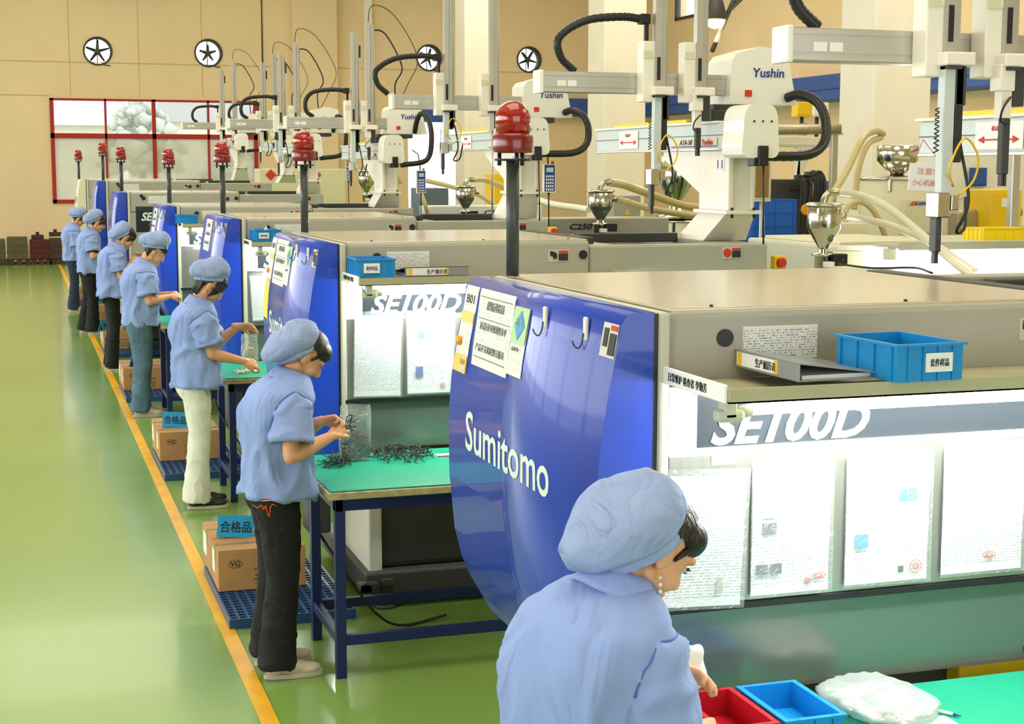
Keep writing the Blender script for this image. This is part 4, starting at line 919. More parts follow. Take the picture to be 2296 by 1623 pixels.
# ------------------------------------------------------------------ things on the lamp shelves
SH = 1.7065
tray('parts_tray', 'bright blue tray with a white label card on the nearest machine shelf', (2.037, 3.21, SH), .185, .255, .09, 'bin', .05, 'blue trays on the lamp shelves', 2, (.075, .045, .02))
tray('parts_tray', 'blue tray with a white label card beside the binder, second machine shelf', (1.578, 7.01, SH), .18, .23, .085, 'bin', -.03, 'blue trays on the lamp shelves', 2, (.075, .045, -.02))
t = tray('parts_tray', 'blue tray with a white paper peak sticking out, third machine shelf', (1.655, 10.72, SH), .18, .23, .08, 'bin', .02, 'blue trays on the lamp shelves', 2, (.07, .04, -.03))
c = MB().prism([(-.03, 0), (.035, 0), (.005, .075)], -.01, .01, 'y'); c = c.build('folded_paper', 'white_m'); c.location = (1.66, 10.74, SH+.03); tag(c, 'small folded white paper standing in the third blue tray', 'paper')
tray('parts_tray', 'blue tray without a label on the fourth machine shelf', (1.495, 14.4, SH), .18, .23, .08, 'bin', 0, 'blue trays on the lamp shelves')
binder('grey ring binder lying slanted beside the nearest blue tray', (1.85, 3.315, SH), -PI/2+.04)
binder('grey ring binder lying spine forward beside the second blue tray', (1.865, 7.0, SH), 0)
tray('parts_tray', 'yellow tray on the next row machine at the far right', (6.44, 9.0, 1.731), .34, .24, .085, 'bin_yel', 0, None, 3)
tray('parts_tray', 'blue tray cut by the right picture edge beside the yellow tray', (6.82, 9.0, 1.731), .34, .24, .08, 'bin', 0, None, 3)
# stacked blue crates behind the second machine
for k in range(5):
    z = 1.975 - .1085*(k+1)
    tray('stacking_crate', 'deep blue crate behind the second machine, %s of its stack' % ['topmost', 'second from the top', 'third from the top', 'fourth from the top', 'fifth from the top'][k], (5.80, 11.15, z), .385, .3, .107, 'bin_dark', 0, 'deep blue crates stacked behind the second machine', 1, None, .006)
p = MB().box(5.55, 6.1, 10.95, 11.4, 1.36, 1.40, .01)
for a in (5.57, 6.05):
    for b in (10.97, 11.36): p.box(a, a+.03, b, b+.03, 0, 1.36)
tag(p.build('crate_stand', 'grey_d'), 'dark stand carrying the stack of deep blue crates', 'stand')
# ------------------------------------------------------------------ work tables
def table(x, y0, L, label, D=.87):
    r = thing('work_table', label, 'table', (x, y0, 0), 0, 'green-topped work tables')
    MB().box(0, L, 0, D, .80, .832, .004).build('table_board', 'board', r)
    MB().box(.012, L-.012, .012, D-.012, .832, .840, .003).build('table_mat', 'mat_green', r)
    for a in (.035, L-.085):
        for b in (.03, .60): MB().box(a, a+.045, b, b+.045, .0, .80, .003).build('leg', 'navy', r)
    MB().box(.035, L-.04, .032, .062, .745, .80).box(.035, L-.04, .605, .635, .745, .80).box(.035, .07, .03, .64, .745, .80).build('top_frame', 'navy', r)
    MB().box(.08, L-.085, .035, .07, .145, .19, .003).box(.08, L-.085, .61, .64, .145, .19, .003).build('long_rail', 'navy', r)
    MB().box(.04, .075, .07, .60, .145, .19, .003).build('side_rail', 'navy', r)
    return r
tl = ['work table at the bottom right corner holding the red and blue bins', 'work table with piles of black strips beside the worker in black jeans', 'work table with the bag of beige parts before the worker in white trousers', 'work table before the worker in faded blue jeans', 'work table beside the fifth worker with dark fringe', 'work table beside the sixth worker', 'work table beside the farthest worker']
for i in range(7):
    table([1.22, 1.215, 1.25, 1.18, 1.15, 1.10, 1.02][i], MACH[i][1]-.93, 2.3 if i == 0 else 1.25, tl[i])
# cable under the second table
for i, y in ((1, 6.95), (2, 10.6)):
    pts = [(1.26, y-.02, .62), (1.30, y-.05, .50), (1.42, y-.15, .30), (1.56, y-.05, .10), (1.70, y, .012), (1.95, y+.1, .012)]
    tag(MB().tube(spline(pts, 8), .0065, 8).build('power_cable', 'rubber'), 'black cable sagging under the %s work table to the floor' % ('second' if i == 1 else 'third'), 'cable')
TZ = .8402
tray('parts_bin', 'red plastic bin on the table in front of the nearest worker', (1.583, 3.195, TZ), .145, .25, .075, 'bin_red', 0, None, 1, None, .006, .008)
tray('parts_bin', 'empty light blue bin beside the red bin on the nearest table', (1.757, 3.195, TZ), .155, .25, .075, 'bin', 0, None, 1, None, .006, .008)
# lumpy clear bag with white parts
def blob_bag(name, label, c, r, mm, seed, inner=None, group=None):
    o = thing(name, label, 'bag', c); b = MB(); b.ico((0, 0, r[2]), r, 4)
    for v in b.bm.verts:
        n = noise.noise(Vector((v.co.x*14+seed, v.co.y*14, v.co.z*20)))
        v.co += v.co.normalized()*(n*.03 + .012*noise.noise(v.co*45)); v.co.z = max(v.co.z, .001)
    b.build('film', mm, o)
    return o
o = blob_bag('plastic_bag', 'milky plastic bag full of white pieces on the green table', (2.02, 3.22, TZ), (.13, .17, .035), 'bag_m', 3)
rnd = random.Random(5); b = MB()
for k in range(70):
    a = rnd.uniform(0, 2*PI); q = rnd.random()**.5; x, y = .10*q*math.cos(a), .13*q*math.sin(a)
    b.ico((x, y, rnd.uniform(.012, .05*(1-.6*q))), (.016, .012, .009), 1, Euler((rnd.random()*3, rnd.random()*3, rnd.random()*3)).to_matrix())
tag(b.build('white_pieces', 'white_m', o), kind='stuff')
r = thing('pen', 'blue and white pen lying by the milky bag on the green table', 'pen', (2.165, 3.19, TZ+.006), .0, rot=(0, 0, -1.0))
MB().cyl((-.06, 0, 0), (.05, 0, 0), .0045, seg=10).build('barrel', 'white', r); MB().cyl((.05, 0, 0), (.07, 0, 0), .0045, .001, 10).build('tip', 'ink_blue', r); MB().cyl((-.07, 0, 0), (-.02, 0, 0), .005, seg=10).build('pen_cap', 'sky_print', r)
tag(MB().box(-.05, .05, -.035, .035, 0, .003).build('paper_slip', 'white_m'), 'white paper slip under the pen on the green table', 'paper'); bpy.data.objects['paper_slip'].location = (2.12, 3.12, TZ)
r = thing('card_tag', 'small white card with a red edge on the second table, near the blue cover', 'card', (1.93, 6.93, TZ))
MB().box(-.06, .05, -.03, .03, 0, .004).build('card', 'white_m', r); MB().box(-.06, .05, -.034, -.03, 0, .005).build('red_edge', 'ink_red', r)
# black strips: curled pieces in piles
def strip_mb(seed, s=1.):
    rn = random.Random(seed); p = Vector((0, 0, 0)); d = rn.uniform(0, 6); pts = []
    for k in range(6):
        pts.append(p.copy()); d += rn.uniform(-1.1, 1.1); p += Vector((math.cos(d), math.sin(d), rn.uniform(-.6, .8)))*.017*s
    m = sum(pts, Vector())/6; pts = [q-m for q in pts]
    return MB().tube(spline(pts, 2), .0021, 5)
protos = [strip_mb(s).mesh('strip') for s in range(8)]
for me in protos: me.materials.append(M['black'])
def strip_pile(cx_, cy_, rx, ry, hgt, n, label, group, seed):
    rn = random.Random(seed)
    for k in range(n):
        q = rn.random()**.6; a = rn.uniform(0, 2*PI); o = bpy.data.objects.new('black_strip', protos[k % 8]); COL.objects.link(o)
        zmax = hgt*(1-q**2)+.006
        o.location = (cx_+rx*q*math.cos(a), cy_+ry*q*math.sin(a), TZ+.014+rn.random()*zmax); o.rotation_euler = (rn.uniform(-.6, .6), rn.uniform(-.6, .6), rn.uniform(0, 6.3))
        tag(o, label, 'strip', group)
strip_pile(1.36, 6.83, .065, .07, .028, 42, 'black curled strip in the small pile beside the clear bag', 'black strips in the small pile', 1)
strip_pile(1.70, 6.93, .15, .15, .035, 95, 'black curled strip in the wide loose pile on the second table', 'black strips in the wide pile', 2)
def upright_bag(name, label, c, w, h, th, mat_in, n, seed, group=None, fill=.5, rz=0.):
    """open clear bag standing on the table, filled with pieces"""
    r = thing(name, label, 'bag', c, rz); b = MB(); N = 28; rows = []
    for k in range(15):
        z = h*k/14; f = 1 - .75*max(0, (z/h-fill))/(1-fill); t = th*(f*.9+.1); row = []
        for i in range(N):
            a = 2*PI*i/N; x = w/2*math.copysign(abs(math.cos(a))**.6, math.cos(a)); y = t/2*math.copysign(abs(math.sin(a))**.8, math.sin(a))
            nn = noise.noise(Vector((x*30+seed, y*30, z*18)))*.010*(.4+z/h)
            row.append(b.bm.verts.new((x*(.92+.08*math.sin(z/h*PI))+nn, y+nn*1.4, z + (noise.noise(Vector((a, seed, 2)))*.02 if k == 14 else 0))))
        rows.append(row)
    for A, B in zip(rows, rows[1:]):
        for i in range(N): f = b.bm.faces.new((A[i], A[(i+1) % N], B[(i+1) % N], B[i])); f.smooth = True
    b.bm.faces.new(rows[0][::-1]); b.build('film', 'bag', r)
    rn = random.Random(seed)
    b = MB()
    for k in range(n):
        x = rn.uniform(-.44, .44)*w; y = rn.uniform(-.4, .4)*th; z = .008 + rn.random()*h*fill*(1-.5*abs(x)/w)
        if mat_in == 'black':
            d = Vector((rn.uniform(-1, 1), rn.uniform(-1, 1), rn.uniform(-.6, .6))).normalized()*.014; e = Vector((d.y, -d.x, d.z))
            P = Vector((x*.93, y*.8, max(z, .016))); b.tube([P-d, P+e*.4, P+d], .002, 4)
        else: b.box(x*.9-.010, x*.9+.010, y*.8-.003, y*.8+.003, z, z+.016) if k % 2 else b.ico((x*.9, y*.8, max(z, .01)), (.013, .006, .008), 1, Euler((k, k*2, k*3)).to_matrix())
    tag(b.build('contents', mat_in, r), kind='stuff')
    return r
upright_bag('plastic_bag', 'clear plastic bag of black strips standing on the second table', (1.475, 6.93, TZ), .155, .265, .075, 'black', 760, 4, fill=.5)
upright_bag('plastic_bag', 'clear plastic bag of beige parts held by the worker in white trousers', (1.475, 10.33, TZ), .115, .25, .06, 'beige', 170, 9, fill=.62)
rn = random.Random(8)
for k in range(22):
    o = MB().box(-.012, .012, -.008, .008, -.004, .004, .002); o = o.build('beige_part', 'beige'); o.location = (1.42+rn.uniform(-.07, .09), 10.20+rn.uniform(-.05, .07), TZ+.008+rn.random()*.01); o.rotation_euler = (rn.uniform(-.4, .4), rn.uniform(-.4, .4), rn.uniform(0, 6))
    tag(o, 'small beige plastic part loose at the foot of the beige bag', 'plastic part', 'beige parts beside the bag')
# ------------------------------------------------------------------ pallets, cartons, signs
def pallet(x, y, label, W=.62, D=1.05, h=.05, vis=True):
    r = thing('floor_pallet', label, 'pallet', (x, y, 0), 0, 'blue plastic floor pallets')
    b = MB(); nx, ny = 13, 22; px, py = W/nx, D/ny; t = .2
    MB().box(0, W, 0, .012, 0, h, .002).box(0, W, D-.012, D, 0, h, .002).box(0, .012, .012, D-.012, 0, h, .002).box(W-.012, W, .012, D-.012, 0, h, .002).build('edge_frame', 'pallet', r)
    for k in range(1, nx): b.box(k*px-px*.14, k*px+px*.14, .012, D-.012, h-.014, h-.001)
    for k in range(1, ny): b.box(.012, W-.012, k*py-py*.14, k*py+py*.14, h-.013, h-.0005)
    tag(b.build('grid_deck', 'pallet', r), kind='stuff')
    b = MB()
    for k in range(4):
        for q in range(5): b.box(.03+k*.17, .07+k*.17, .04+q*.24, .08+q*.24, 0, h-.012)
    b.build('pallet_foot', 'pallet', r)
    return r
def carton(x, y, z, w, d, h, label, print_=True, rz=0.):
    r = thing('carton', label, 'box', (x, y, z), rz, 'cardboard cartons on the pallets')
    MB().box(0, w, 0, d, 0, h-.004, .003).build('carton_body', 'card', r)
    MB().box(0, w, 0, d/2-.0015, h-.004, h, .0005).build('flap', 'card', r); MB().box(0, w, d/2+.0015, d, h-.004, h, .0005).build('flap', 'card', r)
    MB().box(-.001, w+.001, d/2-.02, d/2+.02, h, h+.0008).box(-.0012, -.0002, d/2-.02, d/2+.02, h*.62, h).build('packing_tape', 'tape', r)
    MB().box(-.0015, 0, d*.55, d*.9, h*.3, h*.85).build('side_label', 'white_m', r)
    if print_:
        MB().tube([(.087+.036*math.cos(t_), -.0006, h*.66+.021*math.sin(t_)) for t_ in np.linspace(0, 2*PI, 26)], .0012, 4).build('printed_oval', 'ink', r)
        text('printed_logo', 'VG', .05, .026, 'ink', r, (.087, -.001, h*.66), '-y', .1, .01)
        for k, s in enumerate(('孔塞(无锡)有限公司', '南京市江宁开发区', '电话 传真', '产品名称 数量')):
            text('printed_line', s, .13 - .015*(k % 2), .016 if k == 0 else .011, 'ink_grey', r, (.245, -.001, h*.5-.022*k-(.008 if k else 0)), '-y')
    return r
def sign(x, y, z, label, rz=0., roll=-.1):
    r = thing('card_sign', label, 'sign', (x, y, z), rot=(-.28, roll, rz), group=None)
    MB().box(-.095, .095, -.0015, .0015, 0, .115, .0005).build('front_card', 'sign_blue', r)
    text('sign_text', '合格品', .165, .062, 'ink', r, (0, -.0022, .055), '-y', 0, .012)
    MB().prism([(.002, 0.112), (.004, .115), (.075, .0), (.072, .0)], -.09, .09, 'x').build('back_card', 'sign_blue', r)
    return r
PB = [(.90, 7.165), (.93, 10.85), (.92, 14.7), (.92, 18.3), (.90, 22.0), (.88, 25.6)]
pl = ['blue grid pallet behind the worker in black jeans', 'blue grid pallet behind the worker in white trousers', 'blue grid pallet behind the worker in faded jeans', 'blue grid pallet behind the worker with dark fringe', 'blue grid pallet behind the sixth worker', 'farthest blue grid pallet']
for k, (x, y) in enumerate(PB): pallet(x, y, pl[k])
cl = ['nearest carton with a printed oval mark', 'carton behind the worker in white trousers, marked with an oval', 'carton behind the worker in faded jeans', 'carton behind the worker with dark fringe', 'carton behind the sixth worker', 'farthest carton beside the last worker']
for k, (x, y) in enumerate(PB):
    cw = .45 if k < 3 else .30
    carton(x+.012, y+.50, .0505, cw, .27, .215, cl[k])
    carton(x+.012, y+.785, .0505, cw, .40, .215, cl[k].replace('nearest carton with a printed oval mark', 'plain-topped carton just behind the nearest one').replace('carton behind', 'second carton, rear one, behind').replace('farthest carton', 'rear carton'), False)
sz = .27
sl = [(1.035, 7.92, 'nearest blue sign card with black characters on the first carton', .0), (1.075, 11.55, 'blue sign card with black characters behind the white trousers', 0.), (1.10, 15.35, 'blue sign card half hidden by the faded jeans', 1.0), (.98, 19.0, 'blue sign card left of the fifth worker legs', 1.1), (1.15, 22.85, 'blue sign card behind the sixth worker', .2)]
for x, y, lb, rz in sl: sign(x, y, sz, lb, rz, .09)
# ------------------------------------------------------------------ loose background plant at the right
A = lambda u, v, y: at_y(u, v, y)
p = A(1800, 290, 13); tag(MB().tube([A(1560, 292, 13.2), A(1725, 291, 13), A(1885, 289, 12.8)], .048, 16).box(p.x-.02, p.x+.02, 12.95, 13.05, p.z-.055, p.z+.055).build('air_duct', 'duct'), 'round galvanised duct behind the big robot hose', 'pipe')
a, b = A(1870, 300, 13), A(1870, 560, 13)
r = thing('steel_post', 'slim pale steel post under the galvanised duct', 'post', (a.x, 13, 0))
MB().box(-.03, .03, -.03, .03, .01, a.z, .004).build('shaft', 'alu', r); MB().box(-.08, .08, -.08, .08, 0, .012).build('foot_plate', 'alu', r); MB().box(-.07, .07, -.05, .05, a.z-.01, a.z+.01).build('saddle', 'alu', r)
a = A(2277, 320, 10)
r = thing('steel_post', 'bright aluminium post by the right picture edge', 'post', (a.x, 10, 1.70))
MB().box(-.035, .035, -.03, .03, 0, a.z-1.7, .006).box(-.05, .05, -.045, .045, 0, .05).build('shaft', 'alu', r); MB().box(-.05, .05, -.05, .05, a.z-1.7, a.z-1.68).build('head_plate', 'alu', r)
def px_box(name, label, cat, u0, v0, u1, v1, y, d, m, bev=.01, floor=False, extra=None):
    p, q = A(u0, v0, y), A(u1, v1, y); zb = 0 if floor else q.z; r = thing(name, label, cat, ((p.x+q.x)/2, y, zb)); w = (q.x-p.x)/2; h = p.z - zb
    MB().box(-w, w, 0, d, 0, h, bev).build('body', m, r)
    MB().box(-w*.94, w*.94, -.006, 0, max(h-.5, .02), h*.97 if h < .6 else h-.03, .002).build('front_panel', m, r)
    if extra: extra(r, w, h, d)
    return r
def knobs(r, w, h, d): MB().cyl((w*.5, -.012, h-.1), (w*.5, -.03, h-.1), .012).cyl((w*.2, -.012, h-.1), (w*.2, -.03, h-.1), .012).build('knob', 'black', r)
px_box('control_cabinet', 'dark control cabinet right of the big robot column', 'cabinet', 1728, 402, 1800, 540, 12.6, .5, 'grey_d', floor=True, extra=knobs)
px_box('control_cabinet', 'grey cabinet with a yellow warning sticker by the middle column', 'cabinet', 1376, 438, 1436, 540, 14.6, .5, 'grey', floor=True, extra=lambda r, w, h, d: MB().prism([(-.03, h-.2), (.03, h-.2), (0, h-.14)], -.009, -.006, 'y').box(-.03, .03, -.009, -.006, h-.26, h-.215).build('warning_sticker', 'yellow', r))
px_box('information_board', 'small brown notice board beside the big robot column', 'board', 1690, 355, 1728, 452, 10.6, .02, 'trim', .003, extra=lambda r, w, h, d: (MB().box(-w*.8, w*.7, -.009, -.005, .03, h-.03).build('board_face', 'brown', r), MB().tube([(0, .01, 0), (0, .01, -2.02)], .012).build('board_post', 'alu', r)))
px_box('switch_box', 'yellow box above the galvanised duct', 'box', 1788, 228, 1822, 262, 13.2, .12, 'yellow', .006, extra=lambda r, w, h, d: MB().tube([(0, .06, 0), (0, .06, -.12)], .02).build('bracket', 'grey_d', r))
px_box('switch_cabinet', 'yellow cabinet with a white label behind the right robot arm', 'cabinet', 2224, 425, 2290, 480, 12, .4, 'yellow', floor=True, extra=lambda r, w, h, d: MB().box(-.06, .03, -.01, -.006, h-.16, h-.08).build('label', 'white_m', r))
px_box('wall_notice', 'blue panel on the pale cabinet at the far right', 'panel', 2175, 376, 2212, 418, 12.9, .01, 'steel_blue', .002)
px_box('pale_cabinet', 'large pale cabinet behind the right robot arm', 'cabinet', 2120, 330, 2296, 450, 12.95, .8, 'robot', floor=True)
px_box('wall_notice', 'blue and yellow notice left of the pale square column', 'panel', 1836, 406, 1862, 462, 13.6, .01, 'steel_blue', .002, extra=lambda r, w, h, d: MB().box(-w*.8, w*.2, -.011, -.007, h*.6, h*.95).build('print', 'yellow', r))
px_box('pump_housing', 'grey motor and pump housing behind the yellow tray', 'machine', 2150, 470, 2262, 545, 12.2, .2, 'duct', .04, floor=True, extra=lambda r, w, h, d: MB().cyl((.1, -.06, h-.06), (.34, -.06, h-.02), .05).ico((.05, -.06, h-.1), .06, 2).cyl((.2, -.1, h-.2), (.2, -.1, h-.04), .045).build('motor', 'duct', r))
px_box('control_cabinet', 'low cream cabinet left of the lit tube lamp', 'cabinet', 1880, 500, 1945, 560, 10.6, .3, 'cream', floor=True)
px_box('white_housing', 'rounded white blower housing between beam and duct', 'blower', 1824, 228, 1858, 262, 13.5, .15, 'white', .03, extra=lambda r, w, h, d: MB().tube([(0, .08, 0), (0, .08, -.24)], .02).build('bracket', 'grey_d', r))
px_box('frame_beam', 'pale horizontal machine frame below the galvanised duct', 'frame', 1738, 306, 1880, 330, 13.3, .2, 'robot', .01, extra=lambda r, w, h, d: MB().prism([(-w*.2, 0), (w*.1, 0), (w*.35, -.0), (-w*.2, -.28), (-w*.3, -.28)], .0, .02, 'y').box(-w*.3, -w*.2, 0, .05, -2.3, 0).build('brace', 'robot', r))
# dark hanging cable bundle
p = A(1815, 410, 12.4)
r = thing('cable_bundle', 'bundle of black cables hanging behind the blue crates', 'cable', p); rn = random.Random(2)
MB().box(-.02, .02, .03, .07, -p.z, .1).box(-.14, .14, .0, .04, .03, .07).build('hanger_post', 'grey_d', r)
for k in range(9):
    x = rn.uniform(-.13, .13); MB().tube(spline([(x*.3-.05, 0, .06), (x, .02, .05+rn.random()*.05), (x+.04, 0, -.05), (x*.7, .03, -.4), (x*.9, 0, -.62)], 5), .016, 6).build('cable', 'rubber', r)
p = A(1808, 470, 12.0); tag(MB().lathe([(.03, 0), (.045, 0), (.05, .008), (.045, .016), (.03, .016)], (p.x, p.y, p.z), 20, 'y').build('cable_reel', 'orange'), 'small yellow-orange ring hanging beside the blue crates', 'ring')
# red string sign hanging from the nearest robot beam
c = (at_x(2045, 372, 3.5) + at_x(2112, 425, 3.5))/2
r = thing('hanging_sign', 'white sign with faint red characters hanging on strings at the right', 'sign', c, rot=(0, .06, -.2))
MB().box(-.075, .075, -.003, .003, -.055, .055, .001).build('board', 'white_m', r)
text('sign_text', '注意!!!', .09, .026, 'pale_red', r, (0, -.0045, .026), '-y'); text('sign_text', '小心机械手', .125, .026, 'pale_red', r, (0, -.0045, -.02), '-y')
MB().tube([(-.06, 0, .055), (-.03, 0, .15)], .0015, 5).tube([(.06, 0, .055), (-.03, 0, .15)], .0015, 5).build('string', 'ink_red', r)
# thin cable lying on the nearest machine top
tag(MB().tube(spline([A(1880, 592, 7.4), A(1960, 601, 7.1), A(2050, 600, 6.9), A(2090, 612, 6.5)], 6), .006, 6).build('signal_cable', 'rubber'), 'thin dark cable crossing behind the nearest machine top', 'cable')
# far cabinet with red diamond signs
a, b = at_y(580, 392, 30.), at_y(775, 430, 30.)
r = thing('far_cabinet', 'low cream cabinet with red diamond signs behind the far robots', 'cabinet', ((a.x+b.x)/2, 30, 0)); w = (b.x-a.x)/2
MB().box(-w, w, 0, .6, 0, a.z+.12, .02).build('body', 'cream', r)
for u in (572+35, 632, 708):
    q = at_y(u, 387, 30.); s = .11; MB().prism([(q.x-r.location.x-s, a.z), (q.x-r.location.x, a.z-s), (q.x-r.location.x+s, a.z), (q.x-r.location.x, a.z+s)], -.012, 0, 'y').build('diamond_sign', 'ink_red', r)
p = at_y(980, 430, 21); q = at_y(1005, 450, 21)
px_box('tool_cabinet', 'blue-grey low cabinet in front of the bright far doorway', 'cabinet', 945, 422, 1006, 470, 20.5, .6, 'slate', floor=True)
px_box('yellow_cart', 'yellow machine part behind the biggest beacon pole', 'cart', 1108, 390, 1150, 420, 18, .4, 'yellow', floor=True)
# ------------------------------------------------------------------ people
from mathutils.bvhtree import BVHTree
def remesh_build(mb, name, m, parent, voxel, smooth_it=3, disp=None):
    me = mb.mesh(name); o = bpy.data.objects.new(name, me); COL.objects.link(o)
    md = o.modifiers.new('r', 'REMESH'); md.mode = 'VOXEL'; md.voxel_size = voxel; md.use_smooth_shade = True
    if smooth_it: ms = o.modifiers.new('s', 'SMOOTH'); ms.factor = .5; ms.iterations = smooth_it
    dg = bpy.context.evaluated_depsgraph_get(); me2 = bpy.data.meshes.new_from_object(o.evaluated_get(dg))
    o.modifiers.clear(); o.data = me2; me2.name = name
    me2.materials.clear(); me2.materials.append(M[m])
    if disp:
        n = len(me2.vertices); co = np.empty(n*3, np.float32); no = np.empty(n*3, np.float32)
        me2.vertices.foreach_get('co', co); me2.vertices.foreach_get('normal', no)
        dd = np.array([disp(Vector(c)) for c in co.reshape(-1, 3).tolist()], np.float32)
        me2.vertices.foreach_set('co', (co.reshape(-1, 3) + no.reshape(-1, 3)*dd[:, None]).ravel()); me2.update()
    me2.polygons.foreach_set('use_smooth', np.ones(len(me2.polygons), bool))
    o.parent = parent; return o
def loft(rings, name, m, parent, disp=None, cap0=True, cap1=True):
    b = MB(); R_ = [[b.bm.verts.new(p) for p in r] for r in rings]; n = len(R_[0])
    for A, B in zip(R_, R_[1:]):
        for i in range(n): f = b.bm.faces.new((A[i], A[(i+1) % n], B[(i+1) % n], B[i])); f.smooth = True
    if cap0: b.bm.faces.new(R_[0][::-1])
    if cap1: b.bm.faces.new(R_[-1])
    bmesh.ops.recalc_face_normals(b.bm, faces=b.bm.faces[:]); b.bm.normal_update()
    if disp:
        ds = [(v, v.normal.copy(), disp(v.co)) for v in b.bm.verts]
        for v, n_, d in ds: v.co += n_*d
    return b.build(name, m, parent)
def ridge(p, s): return 1 - abs(noise.noise(p*s))*2
def interp(tab, z):
    zs = [t[0] for t in tab]; return [float(np.interp(z, zs, [t[k] for t in tab])) for k in range(1, len(tab[0]))]
def ik(S, W, l1, l2, pole):
    d = W - S; L = min(d.length, (l1+l2)*.995); d = d.normalized(); W = S + d*L
    a = (l1*l1 - l2*l2 + L*L)/(2*L); h = math.sqrt(max(l1*l1 - a*a, 0)); p = (pole - d*pole.dot(d)).normalized()
    return S + d*a + p*h, W
def hand(b, W, d, n, s=1., curl=.5, side=1., thumb=.5):
    d = d.normalized(); n = (n - d*n.dot(d)).normalized(); sd = d.cross(n)*side     # sd points to the thumb side
    b.cap2(W - d*.03*s, W + d*.02*s, .021*s, .021*s)
    for k, (off, ln) in enumerate(((.030, .070), (.0105, .078), (-.010, .072), (-.029, .056))):
        K = W + d*(.078 - .004*abs(k-1))*s + sd*off*s
        b.cap2(W + d*.015*s + sd*off*.55*s, K, .0135*s, .0105*s)
        p = K; dr = (d + sd*off*2.6).normalized(); c = curl*(1 + .12*k)
        for j, f in enumerate((.46, .30, .24)):
            c_ = c*(.75 if j == 0 else 1.05); ax = dr.cross(n).normalized() if dr.cross(n).length > 1e-4 else sd
            R3 = Matrix.Rotation(c_, 3, ax); dr = (R3 @ dr).normalized(); n2 = R3 @ n; n = n if j == 2 else n2
            q = p + dr*ln*f*s; r0 = (.0092, .0084, .0076)[j]*s; b.cap2(p, q, r0, r0*.92); p = q
        n = (n.normalized()); d0 = d; n = (n - d*n.dot(d)); n = n.normalized() if n.length > .2 else Vector(NREF)
    T = W + d*.022*s + sd*.026*s
    nn = Vector(NREF)
    t1 = T + (sd*.55 + d*.75 + nn*thumb*.7).normalized()*.038*s; t2 = t1 + (d*.85 + sd*.1 + nn*thumb).normalized()*.030*s
    b.cap2(W + d*.01*s + sd*.012*s, T, .016*s, .0145*s); b.cap2(T, t1, .0125*s, .0105*s); b.cap2(t1, t2, .0105*s, .0085*s)
NREF = (0, 0, 1)
